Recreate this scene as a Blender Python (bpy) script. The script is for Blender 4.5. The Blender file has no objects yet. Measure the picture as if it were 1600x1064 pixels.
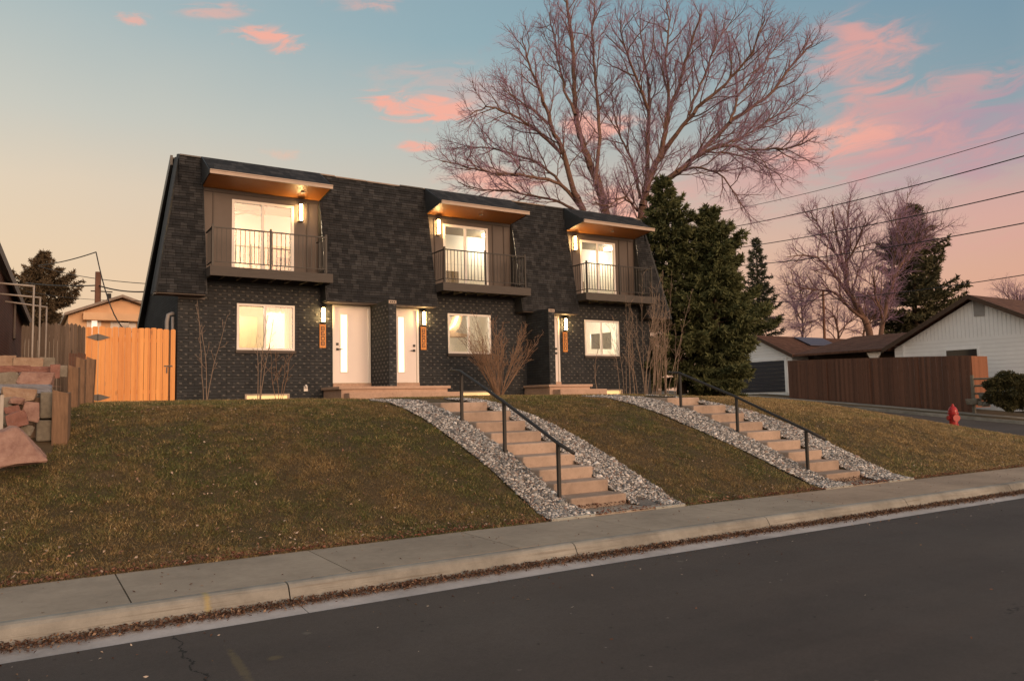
import bpy, math, random
import numpy as np
from mathutils import Vector, Matrix
C = bpy.context.scene.collection
scn = bpy.context.scene
R = math.radians
rnd = random.Random(7)

# ------------------------------------------------------------------ camera (solved from the photograph)
FPX = 1210.6
CAM = np.array([-3.135, -20.152, -0.559])
_y, _p, _r = R(32.271), R(4.414), R(-1.183)
FW = np.array([math.sin(_y)*math.cos(_p), math.cos(_y)*math.cos(_p), math.sin(_p)])
_rt = np.array([math.cos(_y), -math.sin(_y), 0.0]); _up = np.cross(_rt, FW)
RT = _rt*math.cos(_r) + _up*math.sin(_r); UP = -_rt*math.sin(_r) + _up*math.cos(_r)
def ray(u, v): return FW + RT*(u-800)/FPX - UP*(v-532)/FPX
def at(u, v, y): d = ray(u, v); return CAM + d*(y-CAM[1])/d[1]      # point of the plane Y=y
def atx(u, v, x): d = ray(u, v); return CAM + d*(x-CAM[0])/d[0]
def atz(u, v, z): d = ray(u, v); return CAM + d*(z-CAM[2])/d[2]
def atd(u, v, d): return CAM + ray(u, v)*d                            # at depth d
def mpp(p): return float((np.array(p)-CAM) @ FW)/FPX                  # metres per photo pixel at p
cam = bpy.data.objects.new('camera', bpy.data.cameras.new('camera')); C.objects.link(cam)
cam.data.sensor_width = 36; cam.data.lens = 36*FPX/1600; cam.data.clip_end = 2000; cam.data.clip_start = .05
m = Matrix.Identity(4)
for i in range(3):
    m[i][0] = RT[i]; m[i][1] = UP[i]; m[i][2] = -FW[i]; m[i][3] = CAM[i]
cam.matrix_world = m
scn.camera = cam

# ------------------------------------------------------------------ node helpers
def lin(r, g, b):
    f = lambda c: (c/255/12.92 if c/255 <= .04045 else ((c/255+.055)/1.055)**2.4)
    return (f(r), f(g), f(b), 1)
class NT:
    def __init__(s, nt): s.nt = nt
    def n(s, t, ins=None, **kw):
        nd = s.nt.nodes.new(t)
        for k, v in kw.items(): setattr(nd, k, v)
        for k, v in (ins or {}).items():
            sk = nd.inputs[k]
            if isinstance(v, bpy.types.NodeSocket): s.nt.links.new(v, sk)
            else: sk.default_value = v[:3] if sk.type == 'VECTOR' and isinstance(v, tuple) else v
        return nd
    def m(s, op, a, b=0., c=0., clamp=False):
        return s.n('ShaderNodeMath', {0: a, 1: b, 2: c}, operation=op, use_clamp=clamp).outputs[0]
    def mix(s, f, a, b, mode='MIX'):
        nd = s.n('ShaderNodeMix', data_type='RGBA', blend_type=mode)
        for k, v in ((0, f), (6, a), (7, b)):
            if isinstance(v, bpy.types.NodeSocket): s.nt.links.new(v, nd.inputs[k])
            else: nd.inputs[k].default_value = v
        return nd.outputs[2]
    def ramp(s, f, stops, interp='LINEAR'):
        nd = s.n('ShaderNodeValToRGB', {0: f}); cr = nd.color_ramp; cr.interpolation = interp
        while len(cr.elements) < len(stops): cr.elements.new(.5)
        for e, (p, c) in zip(cr.elements, stops):
            e.position = p; e.color = c if len(c) == 4 else (*c, 1)
        return nd.outputs[0]
    def noise(s, vec, scale, detail=3, rough=.55, dist=0.):
        return s.n('ShaderNodeTexNoise', {'Vector': vec, 'Scale': scale, 'Detail': detail, 'Roughness': rough, 'Distortion': dist}).outputs[0]
def newmat(name):
    mt = bpy.data.materials.new(name); mt.use_nodes = True
    nt = NT(mt.node_tree); b = mt.node_tree.nodes['Principled BSDF']
    tc = nt.n('ShaderNodeTexCoord').outputs['Object']
    return mt, nt, b, tc
def setin(nt, b, k, v):
    if isinstance(v, bpy.types.NodeSocket): nt.nt.links.new(v, b.inputs[k])
    else: b.inputs[k].default_value = v
def bump(nt, b, h, strength=.5, dist=.01):
    setin(nt, b, 'Normal', nt.n('ShaderNodeBump', {'Height': h, 'Strength': strength, 'Distance': dist}).outputs[0])
def c4(c): return (c[0], c[1], c[2], 1)
def simple(name, col, rough=.6, var=.25, scale=6, bmp=.2, bdist=.004, bscale=60, metal=0., spec=.5, stretch=None, attr=False):
    """a plain surface with mottled colour and fine relief"""
    mt, nt, b, tc = newmat(name)
    vec = tc
    if stretch: vec = nt.n('ShaderNodeMapping', {'Vector': tc, 'Scale': stretch}).outputs[0]
    nz = nt.noise(vec, scale, 5, .6)
    base = c4(col)
    if attr: base = nt.n('ShaderNodeAttribute', attribute_name='tint').outputs['Color']
    f = nt.m('MULTIPLY_ADD', nt.m('SUBTRACT', nz, .5), var*3, 1.)
    colr = nt.n('ShaderNodeVectorMath', {0: base, 3: f}, operation='SCALE').outputs[0]
    setin(nt, b, 'Base Color', colr); b.inputs['Roughness'].default_value = rough
    b.inputs['Metallic'].default_value = metal; b.inputs['Specular IOR Level'].default_value = spec
    if bmp: bump(nt, b, nt.noise(vec, bscale, 3, .6), bmp, bdist)
    return mt
def emis(name, col, st):
    mt, nt, b, tc = newmat(name)
    b.inputs['Base Color'].default_value = c4(col); b.inputs['Emission Color'].default_value = c4(col); b.inputs['Emission Strength'].default_value = st
    return mt
def wallvec(nt, tc):
    """(along the wall, up) for faces of any vertical direction"""
    sx = nt.n('ShaderNodeSeparateXYZ', {0: tc}).outputs
    nz = nt.n('ShaderNodeSeparateXYZ', {0: nt.n('ShaderNodeNewGeometry').outputs['True Normal']}).outputs
    g = nt.m('GREATER_THAN', nt.m('ABSOLUTE', nz[0]), nt.m('ABSOLUTE', nz[1]))
    u = nt.m('ADD', nt.m('MULTIPLY', sx[0], nt.m('SUBTRACT', 1., g)), nt.m('MULTIPLY', sx[1], g))
    return nt.n('ShaderNodeCombineXYZ', {0: u, 1: sx[2], 2: 0.}).outputs[0]
def brickmat(name, c1, c2, mortar, bw, bh, ms, bstr=.6, bdist=.012, rough=.6, offs=.5, extra=.3, warp=0., bias=0.):
    mt, nt, b, tc = newmat(name)
    wv = wallvec(nt, tc)
    if warp:
        wv = nt.n('ShaderNodeVectorMath', {0: wv, 1: nt.n('ShaderNodeVectorMath', {0: nt.n('ShaderNodeTexNoise', {'Vector': tc, 'Scale': 1.7}).outputs[1], 3: warp}, operation='SCALE').outputs[0]}, operation='ADD').outputs[0]
    br = nt.n('ShaderNodeTexBrick', {'Vector': wv, 'Color1': c4(c1), 'Color2': c4(c2), 'Mortar': c4(mortar), 'Scale': 1., 'Mortar Size': ms, 'Mortar Smooth': .1, 'Bias': bias, 'Brick Width': bw, 'Row Height': bh}, offset=offs)
    nz = nt.noise(tc, 3, 5, .65)
    f = nt.m('MULTIPLY_ADD', nt.m('SUBTRACT', nz, .5), extra*3, 1.)
    col = nt.n('ShaderNodeVectorMath', {0: br.outputs[0], 3: f}, operation='SCALE').outputs[0]
    setin(nt, b, 'Base Color', col); b.inputs['Roughness'].default_value = max(rough, .8); b.inputs['Specular IOR Level'].default_value = .18
    h = nt.m('ADD', nt.m('MULTIPLY', br.outputs[1], -1.), nt.m('MULTIPLY', nt.noise(tc, 70, 3, .7), .35))
    bump(nt, b, h, bstr, bdist)
    return mt

# ------------------------------------------------------------------ mesh helpers
class MB:
    def __init__(s): s.v = []; s.f = []; s.mi = []
    def add(s, vs, fs, mi=0):
        o = len(s.v); s.v += [tuple(map(float, p)) for p in vs]; s.f += [tuple(i+o for i in f) for f in fs]; s.mi += [mi]*len(fs); return s
    def box(s, x0, x1, y0, y1, z0, z1, mi=0, M=None):
        vs = [(x, y, z) for z in (z0, z1) for y in (y0, y1) for x in (x0, x1)]
        if M is not None: vs = [M @ Vector(p) for p in vs]
        return s.add(vs, [(0, 2, 3, 1), (4, 5, 7, 6), (0, 1, 5, 4), (2, 6, 7, 3), (0, 4, 6, 2), (1, 3, 7, 5)], mi)
    def quad(s, a, b, c, d, mi=0): return s.add([a, b, c, d], [(0, 1, 2, 3)], mi)
    def poly(s, pts, mi=0): return s.add(pts, [tuple(range(len(pts)))], mi)
    def prism(s, pts, d, mi=0):
        """polygon pts extruded by the vector d"""
        n = len(pts); q = [tuple(np.array(p)+np.array(d)) for p in pts]
        return s.add(list(pts)+q, [tuple(range(n))[::-1], tuple(range(n, 2*n))]+[(i, (i+1) % n, n+(i+1) % n, n+i) for i in range(n)], mi)
    def tube(s, pts, r, n=8, mi=0, caps=True):
        pts = [np.array(p, float) for p in pts]; k = len(pts)
        rs = r if hasattr(r, '__len__') else [r]*k
        vs = []; prev = None
        for i, p in enumerate(pts):
            t = pts[min(i+1, k-1)]-pts[max(i-1, 0)]; t /= np.linalg.norm(t)+1e-9
            a = prev if prev is not None else (np.array([0, 0, 1.]) if abs(t[2]) < .9 else np.array([1., 0, 0]))
            a = a-t*(a@t); a /= np.linalg.norm(a)+1e-9; prev = a; b = np.cross(t, a)
            vs += [p+rs[i]*(a*math.cos(2*math.pi*j/n)+b*math.sin(2*math.pi*j/n)) for j in range(n)]
        fs = [(i*n+j, i*n+(j+1) % n, (i+1)*n+(j+1) % n, (i+1)*n+j) for i in range(k-1) for j in range(n)]
        if caps: fs += [tuple(range(n))[::-1], tuple((k-1)*n+j for j in range(n))]
        return s.add(vs, fs, mi)
    def lathe(s, prof, c, n=16, mi=0):
        return s.tube([(c[0], c[1], c[2]+z) for r, z in prof], [max(r, .0005) for r, z in prof], n, mi)
WL = {}
def mesh_from(name, v, f, off=(0, 0, 0)):
    me = bpy.data.meshes.new(name)
    me.from_pydata((np.array(v, float)-np.array(off)).tolist() if len(v) else [], [], f); me.update()
    return me
def props(o, label=None, cat=None, group=None, kind=None):
    if label: o['label'] = label
    if cat: o['category'] = cat
    if group: o['group'] = group
    if kind: o['kind'] = kind
    return o
def thing(name, label, cat, loc=(0, 0, 0), group=None):
    o = bpy.data.objects.new(name, None); C.objects.link(o); o.location = tuple(map(float, loc)); o.empty_display_size = .2
    WL[o.name] = np.array(loc, float)
    return props(o, label, cat, group)
def part(name, mb, mats, parent, label=None, smooth=False, bevel=0.):
    base = WL[parent.name]
    me = mesh_from(name, mb.v, mb.f, base)
    return finish(name, me, mb.mi, mats, parent, base, label, smooth, bevel)
def finish(name, me, mi, mats, parent, base, label=None, smooth=False, bevel=0.):
    o = bpy.data.objects.new(name, me); C.objects.link(o)
    mats = mats if isinstance(mats, (list, tuple)) else [mats]
    for mt in mats: me.materials.append(mt)
    if len(mats) > 1 and mi is not None: me.polygons.foreach_set('material_index', np.array(mi, np.int32))
    if smooth: me.shade_smooth()
    if bevel:
        bv = o.modifiers.new('bevel', 'BEVEL'); bv.width = bevel; bv.segments = 2; bv.limit_method = 'ANGLE'
    if parent is not None: o.parent = parent
    WL[o.name] = np.array(base, float)
    if label: o['label'] = label
    return o
def solo(name, mb, mats, label, cat, group=None, kind=None, smooth=False, bevel=0.):
    v = np.array(mb.v); base = np.array([(v[:, 0].min()+v[:, 0].max())/2, (v[:, 1].min()+v[:, 1].max())/2, v[:, 2].min()])
    o = finish(name, mesh_from(name, v, mb.f, base), mb.mi, mats, None, base, None, smooth, bevel)
    o.location = base; return props(o, label, cat, group, kind)
def struct(name, mb, mats, smooth=False):
    o = finish(name, mesh_from(name, mb.v, mb.f), mb.mi, mats, None, (0, 0, 0), None, smooth); o['kind'] = 'structure'; return o
def npmesh(name, V, F, mat, parent=None, base=(0, 0, 0), cols=None, smooth=False):
    """V (n,3); F (m,k) all the same size; cols (m,3) per-face tint"""
    me = bpy.data.meshes.new(name); V = np.asarray(V, np.float32)-np.array(base, np.float32); F = np.asarray(F, np.int32); k = F.shape[1]
    me.vertices.add(len(V)); me.vertices.foreach_set('co', V.ravel())
    me.loops.add(F.size); me.loops.foreach_set('vertex_index', F.ravel())
    me.polygons.add(len(F)); me.polygons.foreach_set('loop_start', np.arange(0, F.size, k, dtype=np.int32))
    me.update(calc_edges=True)
    if cols is not None:
        a = me.attributes.new('tint', 'FLOAT_COLOR', 'FACE'); a.data.foreach_set('color', np.c_[cols, np.ones(len(cols))].astype(np.float32).ravel())
    o = finish(name, me, None, mat, parent, base, None, smooth)
    if parent is None: o.location = tuple(map(float, base))
    return o
def segs_mesh(S, n=3):
    """S rows: p0(3) p1(3) r0 r1 -> open prisms"""
    S = np.asarray(S, float); p0, p1, r0, r1 = S[:, :3], S[:, 3:6], S[:, 6], S[:, 7]
    t = p1-p0; L = np.linalg.norm(t, axis=1, keepdims=True)+1e-9; t = t/L
    a = np.where(np.abs(t[:, 2:3]) < .9, np.array([[0, 0, 1.]]), np.array([[1., 0, 0]])); a = a-t*(a*t).sum(1, keepdims=True); a /= np.linalg.norm(a, axis=1, keepdims=True); b = np.cross(t, a)
    ang = np.arange(n)*2*math.pi/n
    ring = a[:, None]*np.cos(ang)[None, :, None]+b[:, None]*np.sin(ang)[None, :, None]
    V = np.concatenate([p0[:, None]+ring*r0[:, None, None], p1[:, None]+ring*r1[:, None, None]], 1).reshape(-1, 3)
    o = (np.arange(len(S))*2*n)[:, None, None]; j = np.arange(n)
    F = np.stack([j, (j+1) % n, n+(j+1) % n, n+j], 1)[None]+o
    return V, F.reshape(-1, 4)
# ------------------------------------------------------------------ materials
MAT = {}
MAT['brick'] = brickmat('painted_brick', (.036, .040, .046), (.048, .052, .057), (.020, .021, .022), .30, .0755, .006, .8, .012, .55, .5, .35)
MAT['header'] = simple('brick_header', (.090, .088, .086), .6, .4, 9, .6, .01, 60)  # paler than the wall: light caught by the rough faces put into colour
MAT['redbrick'] = brickmat('red_brick', (.17, .062, .045), (.13, .052, .04), (.16, .13, .11), .22, .075, .01, .7, .01, .8)
MAT['shingle'] = brickmat('roof_shingle', (.023, .0245, .0275), (.060, .061, .065), (.014, .0145, .0155), .17, .142, .005, 1., .03, .85, .37, .35, .12, -.25)
MAT['batten'] = simple('brown_siding', (.082, .063, .054), .55, .15, 3, .1)
MAT['battenstrip'] = simple('batten_strip', (.055, .042, .036), .6, .15)
MAT['darktrim'] = simple('dark_metal_trim', (.035, .038, .042), .45, .2, 5, .1)
MAT['flash'] = simple('roof_edge_flashing', (.22, .17, .14), .5, .5, 4, .3)
MAT['white'] = simple('white_trim', (.78, .74, .70), .45, .05, 4, .05)
MAT['door'] = simple('white_door_paint', (.80, .74, .72), .4, .03, 3, .04)
MAT['fascia'] = simple('tan_fascia', (.42, .33, .27), .55, .12)
MAT['deck'] = simple('weathered_deck_wood', (.072, .062, .056), .75, .35, 8, .35, .004, 40, stretch=(.5, 6, 9))
MAT['iron'] = simple('dark_bronze_iron', (.024, .021, .019), .5, .15, 20, .08)
MAT['black'] = simple('black_hardware', (.012, .012, .012), .4, .1)
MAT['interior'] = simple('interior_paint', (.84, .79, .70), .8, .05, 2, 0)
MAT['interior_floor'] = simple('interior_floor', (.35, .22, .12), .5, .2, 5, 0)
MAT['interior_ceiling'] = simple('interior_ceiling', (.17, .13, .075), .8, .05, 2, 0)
MAT['siding_grey'] = simple('grey_panel', (.58, .56, .50), .8, .1, 3, 0); MAT['curtain'] = simple('beige_curtain', (.55, .45, .30), .9, .1, 9, 0)
MAT['pvc'] = simple('grey_pipe', (.30, .30, .31), .5, .1)
def plankmat(name, c1, c2, ax, w, rough=.5, knots=True):
    """boards of width w across local axis ax with grain along the other"""
    mt, nt, b, tc = newmat(name)
    s = nt.n('ShaderNodeSeparateXYZ', {0: tc}).outputs
    idx = nt.m('FLOOR', nt.m('DIVIDE', s[ax], w))
    rn = nt.n('ShaderNodeTexWhiteNoise', {'W': idx}, noise_dimensions='1D').outputs[0]
    sc = {0: (22, 22, 1.4), 1: (1.2, 22, 6), 2: (1.2, 6, 22)}[ax]
    g = nt.noise(nt.n('ShaderNodeMapping', {'Vector': nt.n('ShaderNodeVectorMath', {0: tc, 1: nt.n('ShaderNodeCombineXYZ', {0: rn, 1: rn, 2: nt.m('MULTIPLY', rn, 7.)}).outputs[0]}, operation='ADD').outputs[0], 'Scale': sc}).outputs[0], 1., 5, .6, 1.2)
    f = nt.m('ADD', nt.m('MULTIPLY', rn, .75), nt.m('MULTIPLY_ADD', g, 1.3, -.5), clamp=True)
    col = nt.mix(f, c4(c1), c4(c2))
    if knots:
        vo = nt.n('ShaderNodeTexVoronoi', {'Vector': nt.n('ShaderNodeMapping', {'Vector': tc, 'Scale': (5.5, 5.5, 1.7)}).outputs[0], 'Scale': 1.}).outputs[0]
        col = nt.mix(nt.n('ShaderNodeMapRange', {0: vo, 1: .05, 2: .15, 3: .75, 4: 0.}).outputs[0], col, c4([x*.35 for x in c1]))
    setin(nt, b, 'Base Color', col); b.inputs['Roughness'].default_value = rough
    e = nt.m('PINGPONG', nt.m('DIVIDE', s[ax], w), .5)
    groove = nt.n('ShaderNodeMapRange', {0: e, 1: 0., 2: .04, 3: -1., 4: 0.}).outputs[0]
    bump(nt, b, nt.m('ADD', groove, nt.m('MULTIPLY', g, .3)), .5, .006)
    return mt
MAT['cedar'] = plankmat('new_cedar', (.60, .21, .036), (.84, .37, .09), 0, .0905)
MAT['soffit'] = plankmat('cedar_soffit', (.36, .125, .026), (.46, .18, .042), 1, .12, .45, False)
MAT['brownfence'] = plankmat('stained_fence', (.075, .034, .022), (.165, .075, .046), 1, .14, .75)
MAT['greyfence'] = plankmat('weathered_fence', (.105, .08, .062), (.20, .155, .125), 0, .14, .85)
MAT['oldboard'] = simple('weathered_board', (.19, .115, .07), .85, .6, 4, .5, .006, 40, stretch=(7, 7, .8))
MAT['timber'] = simple('grey_timber', (.17, .155, .125), .85, .4, 5, .5, .006, 40, stretch=(5, .8, 5))
def rock(name, c1, c2):
    mt, nt, b, tc = newmat(name)
    n1 = nt.noise(tc, 5, 6, .7); n2 = nt.noise(tc, 26, 4, .7)
    col = nt.mix(nt.n('ShaderNodeMapRange', {0: n1, 1: .35, 2: .65}).outputs[0], c4(c1), c4(c2))
    col = nt.mix(nt.n('ShaderNodeMapRange', {0: n2, 1: .58, 2: .75, 3: 0., 4: .4}).outputs[0], col, (.4, .34, .3, 1))
    setin(nt, b, 'Base Color', col); b.inputs['Roughness'].default_value = .9
    bump(nt, b, nt.m('ADD', n1, nt.m('MULTIPLY', n2, .5)), .7, .02)
    return mt
MAT['rockpink'] = rock('pink_sandstone', (.36, .235, .195), (.22, .125, .105))
MAT['rockred'] = rock('red_sandstone', (.29, .145, .115), (.19, .09, .075))
MAT['rocktan'] = rock('tan_sandstone', (.38, .28, .20), (.26, .17, .12))
MAT['rockgrey'] = rock('grey_stone', (.26, .23, .19), (.17, .15, .12))
MAT['rockblue'] = rock('bluish_slate', (.22, .24, .29), (.17, .18, .22))
CURB_MARK = float(atz(322, 937, -2.1)[0])
def concrete(name, col, attr=False, stain=.3):
    mt, nt, b, tc = newmat(name)
    n1 = nt.noise(tc, .9, 6, .65); n2 = nt.noise(tc, 9, 5, .7); n3 = nt.noise(tc, 160, 2, .7)
    base = nt.n('ShaderNodeAttribute', attribute_name='tint').outputs['Color'] if attr else c4(col)
    f = nt.m('ADD', nt.m('MULTIPLY_ADD', nt.m('SUBTRACT', n1, .5), stain*3, 1.), nt.m('ADD', nt.m('MULTIPLY', nt.m('SUBTRACT', n2, .5), .5), nt.m('MULTIPLY', nt.m('SUBTRACT', n3, .5), .35)))
    colc = nt.n('ShaderNodeVectorMath', {0: base, 3: f}, operation='SCALE').outputs[0]
    if 'curb' in name:                      # dark scuffs along the kerb face and one dab of marking paint
        stk = nt.noise(nt.n('ShaderNodeMapping', {'Vector': tc, 'Scale': (.7, 1, 26)}).outputs[0], 1.6, 5, .7)
        colc = nt.mix(nt.n('ShaderNodeMapRange', {0: stk, 1: .54, 2: .66, 3: 0., 4: .5}).outputs[0], colc, (.13, .105, .08, 1))
        xx = nt.n('ShaderNodeSeparateXYZ', {0: tc}).outputs[0]
        pm = nt.m('ADD', nt.m('ABSOLUTE', nt.m('SUBTRACT', xx, CURB_MARK)), nt.m('MULTIPLY', nt.noise(tc, 40, 3, .7), .05))
        colc = nt.mix(nt.n('ShaderNodeMapRange', {0: pm, 1: .03, 2: .06, 3: .38, 4: 0.}).outputs[0], colc, (.50, .37, .07, 1))
    if 'step' in name or 'stoop' in name:
        colc = nt.mix(nt.n('ShaderNodeMapRange', {0: nt.noise(tc, 14, 5, .75), 1: .56, 2: .72, 3: 0., 4: .45}).outputs[0], colc, (.12, .085, .065, 1))
    setin(nt, b, 'Base Color', colc)
    b.inputs['Roughness'].default_value = .85; b.inputs['Specular IOR Level'].default_value = .3
    bump(nt, b, nt.m('ADD', n2, nt.m('MULTIPLY', n3, .6)), .35, .006)
    return mt
MAT['walk'] = concrete('sidewalk_concrete', (.29, .26, .225), True)
MAT['curb'] = concrete('curb_concrete', (.255, .245, .22), False, .7)
MAT['gutter'] = concrete('gutter_concrete', (.40, .375, .37), False, .5)
MAT['steps'] = concrete('step_concrete', (.335, .255, .205), False, .6)
MAT['pad'] = concrete('pad_concrete', (.30, .262, .22), False, .4)
MAT['stoopside'] = concrete('stoop_concrete', (.46, .32, .245), False, .2)
# asphalt with tar cracks, wheel-path wear and faint marking paint
mt, nt, b, tc = newmat('asphalt')
n1 = nt.noise(tc, .35, 5, .6); n2 = nt.noise(tc, 210, 2, .8); n3 = nt.noise(nt.n('ShaderNodeMapping', {'Vector': tc, 'Scale': (.12, 1.6, 1)}).outputs[0], 1., 4, .6)
col = nt.mix(nt.n('ShaderNodeMapRange', {0: n1, 1: .3, 2: .7}).outputs[0], (.049, .040, .037, 1), (.082, .071, .065, 1))
col = nt.mix(nt.n('ShaderNodeMapRange', {0: n3, 1: .4, 2: .7, 3: 0., 4: .55}).outputs[0], col, (.085, .068, .060, 1))
sp = nt.n('ShaderNodeTexVoronoi', {'Vector': tc, 'Scale': 60.}).outputs
col = nt.mix(nt.n('ShaderNodeMapRange', {0: sp[0], 1: .05, 2: .16, 3: .55, 4: 0.}).outputs[0], col, (.15, .135, .12, 1))
g1 = nt.noise(tc, 38, 3, .75); g2 = nt.noise(tc, 9, 4, .7)
col = nt.n('ShaderNodeVectorMath', {0: col, 3: nt.m('ADD', nt.m('MULTIPLY_ADD', n2, .8, .15), nt.m('ADD', nt.m('MULTIPLY', g1, .62), nt.m('MULTIPLY', g2, .28)))}, operation='SCALE').outputs[0]
for fs, fthr, fcol, rad in ((6., .80, (.22, .19, .17, 1), .085), (8., .78, (.016, .014, .013, 1), .12), (2.3, .90, (.13, .115, .10, 1), .10)):
    vv = nt.n('ShaderNodeTexVoronoi', {'Vector': nt.n('ShaderNodeVectorMath', {0: tc, 1: nt.n('ShaderNodeVectorMath', {0: nt.n('ShaderNodeTexNoise', {'Vector': tc, 'Scale': 22.}).outputs[1], 3: .05}, operation='SCALE').outputs[0]}, operation='ADD').outputs[0], 'Scale': fs}).outputs
    pick = nt.m('GREATER_THAN', nt.n('ShaderNodeSeparateXYZ', {0: vv[1]}).outputs[0], fthr)
    col = nt.mix(nt.m('MULTIPLY', pick, nt.n('ShaderNodeMapRange', {0: vv[0], 1: rad*.6, 2: rad, 3: .8, 4: 0.}).outputs[0]), col, fcol)
MAT['asphalt_base'] = mt
sx = nt.n('ShaderNodeSeparateXYZ', {0: tc}).outputs
def blob(cx, cy, wx, wy, rot=0.):
    p = nt.n('ShaderNodeVectorMath', {0: tc, 1: (cx, cy, 0)}, operation='SUBTRACT').outputs[0]
    p = nt.n('ShaderNodeMapping', {'Vector': p, 'Rotation': (0, 0, rot)}).outputs[0]
    p = nt.n('ShaderNodeVectorMath', {0: p, 1: (1/wx, 1/wy, 0)}, operation='MULTIPLY').outputs[0]
    d = nt.n('ShaderNodeVectorMath', {0: p}, operation='LENGTH').outputs[1]
    return nt.n('ShaderNodeMapRange', {0: nt.m('ADD', d, nt.m('MULTIPLY', nt.m('SUBTRACT', nt.noise(tc, 14, 4, .7), .5), 1.6)), 1: .6, 2: 1.2, 3: 1., 4: 0.}).outputs[0]
col = nt.mix(nt.m('MULTIPLY', blob(-1.93, -14.92, .035, .42, R(3)), .16), col, (.35, .27, .10, 1))
col = nt.mix(nt.m('MULTIPLY', blob(-1.70, -14.90, .05, .05), .16), col, (.35, .27, .10, 1))
# cracks
cr = nt.m('ABSOLUTE', nt.m('SUBTRACT', nt.m('ADD', sx[0], nt.m('MULTIPLY', nt.m('SUBTRACT', nt.noise(tc, 4, 4, .7), .5), .28)), -2.17))
w1 = nt.n('ShaderNodeMapRange', {0: cr, 1: .004, 2: .011, 3: 1., 4: 0.}).outputs[0]
w1 = nt.m('MULTIPLY', w1, nt.m('GREATER_THAN', sx[1], -15.6))
cr2 = nt.m('ABSOLUTE', nt.m('SUBTRACT', nt.m('ADD', sx[1], nt.m('MULTIPLY', nt.m('SUBTRACT', nt.noise(tc, .8, 5, .7), .5), .7)), -17.05))
w2 = nt.m('MULTIPLY', nt.n('ShaderNodeMapRange', {0: cr2, 1: .003, 2: .008, 3: .7, 4: 0.}).outputs[0], nt.m('GREATER_THAN', sx[0], 3.))
col = nt.mix(nt.m('MAXIMUM', w1, w2), col, (.008, .008, .008, 1))
setin(nt, b, 'Base Color', col); b.inputs['Roughness'].default_value = .8; b.inputs['Specular IOR Level'].default_value = .35
bump(nt, b, n2, .6, .006); MAT['asphalt'] = mt
# soil under the grass, gravel bed, bark, leaves
def soilmat(name, stops):
    mt, nt, b, tc = newmat(name)
    n1 = nt.noise(tc, .8, 5, .65); n2 = nt.noise(tc, 25, 4, .7)
    f = nt.m('ADD', nt.m('MULTIPLY', n1, .6), nt.m('MULTIPLY', n2, .4))
    setin(nt, b, 'Base Color', nt.ramp(f, stops)); b.inputs['Roughness'].default_value = .95
    bump(nt, b, n2, .8, .03); return mt
MAT['soil'] = soilmat('turf_soil', [(.35, (.05, .042, .02)), (.5, (.085, .06, .03)), (.65, (.12, .08, .042))])
MAT['bed'] = soilmat('gravel_bed', [(.35, (.09, .085, .08)), (.65, (.2, .19, .18))])
MAT['dirt'] = soilmat('yard_dirt', [(.35, (.12, .08, .055)), (.65, (.2, .14, .1))])
MAT['tint'] = simple('leafy', (.5, .5, .5), .8, .1, 3, 0, attr=True, spec=.25)
MAT['stone'] = simple('gravel_stone', (.5, .5, .5), .75, .25, 60, .3, attr=True)
MAT['bark'] = simple('warm_bark', (.17, .10, .075), .9, .4, 4, .7, .015, 22, stretch=(3, 3, .8))
MAT['twig'] = simple('pinkish_twig', (.35, .225, .32), .9, .2, 2, 0)
MAT['twigbrown'] = simple('brown_twig', (.27, .165, .105), .85, .25, 2, 0)
MAT['twigpale'] = simple('pale_stem', (.27, .20, .155), .8, .25, 4, 0)
MAT['pole'] = simple('utility_pole_wood', (.16, .075, .045), .85, .3, 4, .3)
MAT['wire'] = simple('wire', (.02, .018, .018), .6, .1)
MAT['brownroof'] = brickmat('brown_roof', (.105, .052, .036), (.15, .078, .055), (.055, .03, .022), .3, .14, .01, .5, .01, .85)
MAT['siding'] = simple('white_siding', (.86, .89, .93), .6, .06, 2, .05)
MAT['sidingshadow'] = simple('siding_lap_shade', (.66, .68, .72), .7, .05)  # greyer siding: shade lines of laps and battens put into colour
MAT['navy'] = simple('navy_door', (.012, .016, .032), .5, .1)
MAT['tan'] = simple('tan_stucco', (.78, .50, .30), .9, .08, 3, .2)
MAT['red'] = simple('hydrant_red', (.36, .014, .016), .35, .15, 8, .1)
MAT['solar'] = simple('solar_glass', (.09, .09, .13), .4, .1, 6, 0, spec=.2)
MAT['trunk_dark'] = simple('dark_bark', (.07, .045, .032), .9, .3, 5, .5)
MAT['edging'] = simple('steel_edging', (.30, .31, .29), .5, .2)
MAT['whitepipe'] = simple('white_pipe', (.36, .33, .30), .5, .2)
MAT['yellowpaint'] = simple('marking_paint', (.55, .42, .10), .8, .3, 30)
# window glass: a thin clear pane with a real reflection
mt = bpy.data.materials.new('window_glass'); mt.use_nodes = True; nt = NT(mt.node_tree)
nt.nt.nodes.remove(nt.nt.nodes['Principled BSDF']); out = nt.nt.nodes['Material Output']
fr = nt.n('ShaderNodeFresnel', {'IOR': 1.5}).outputs[0]
g = nt.n('ShaderNodeBsdfGlossy', {'Roughness': .01, 'Color': (1, 1, 1, 1)}).outputs[0]; t = nt.n('ShaderNodeBsdfTransparent', {'Color': (.95, .96, .94, 1)}).outputs[0]
nt.nt.links.new(nt.n('ShaderNodeMixShader', {0: nt.m('MULTIPLY', fr, 1.6, clamp=True), 1: t, 2: g}).outputs[0], out.inputs[0]); MAT['glass'] = mt
mt = bpy.data.materials.new('insect_screen'); mt.use_nodes = True; nt = NT(mt.node_tree); b = mt.node_tree.nodes['Principled BSDF']
b.inputs['Base Color'].default_value = (.05, .045, .03, 1); t = nt.n('ShaderNodeBsdfTransparent', {'Color': (1, .95, .8, 1)}).outputs[0]
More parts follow.
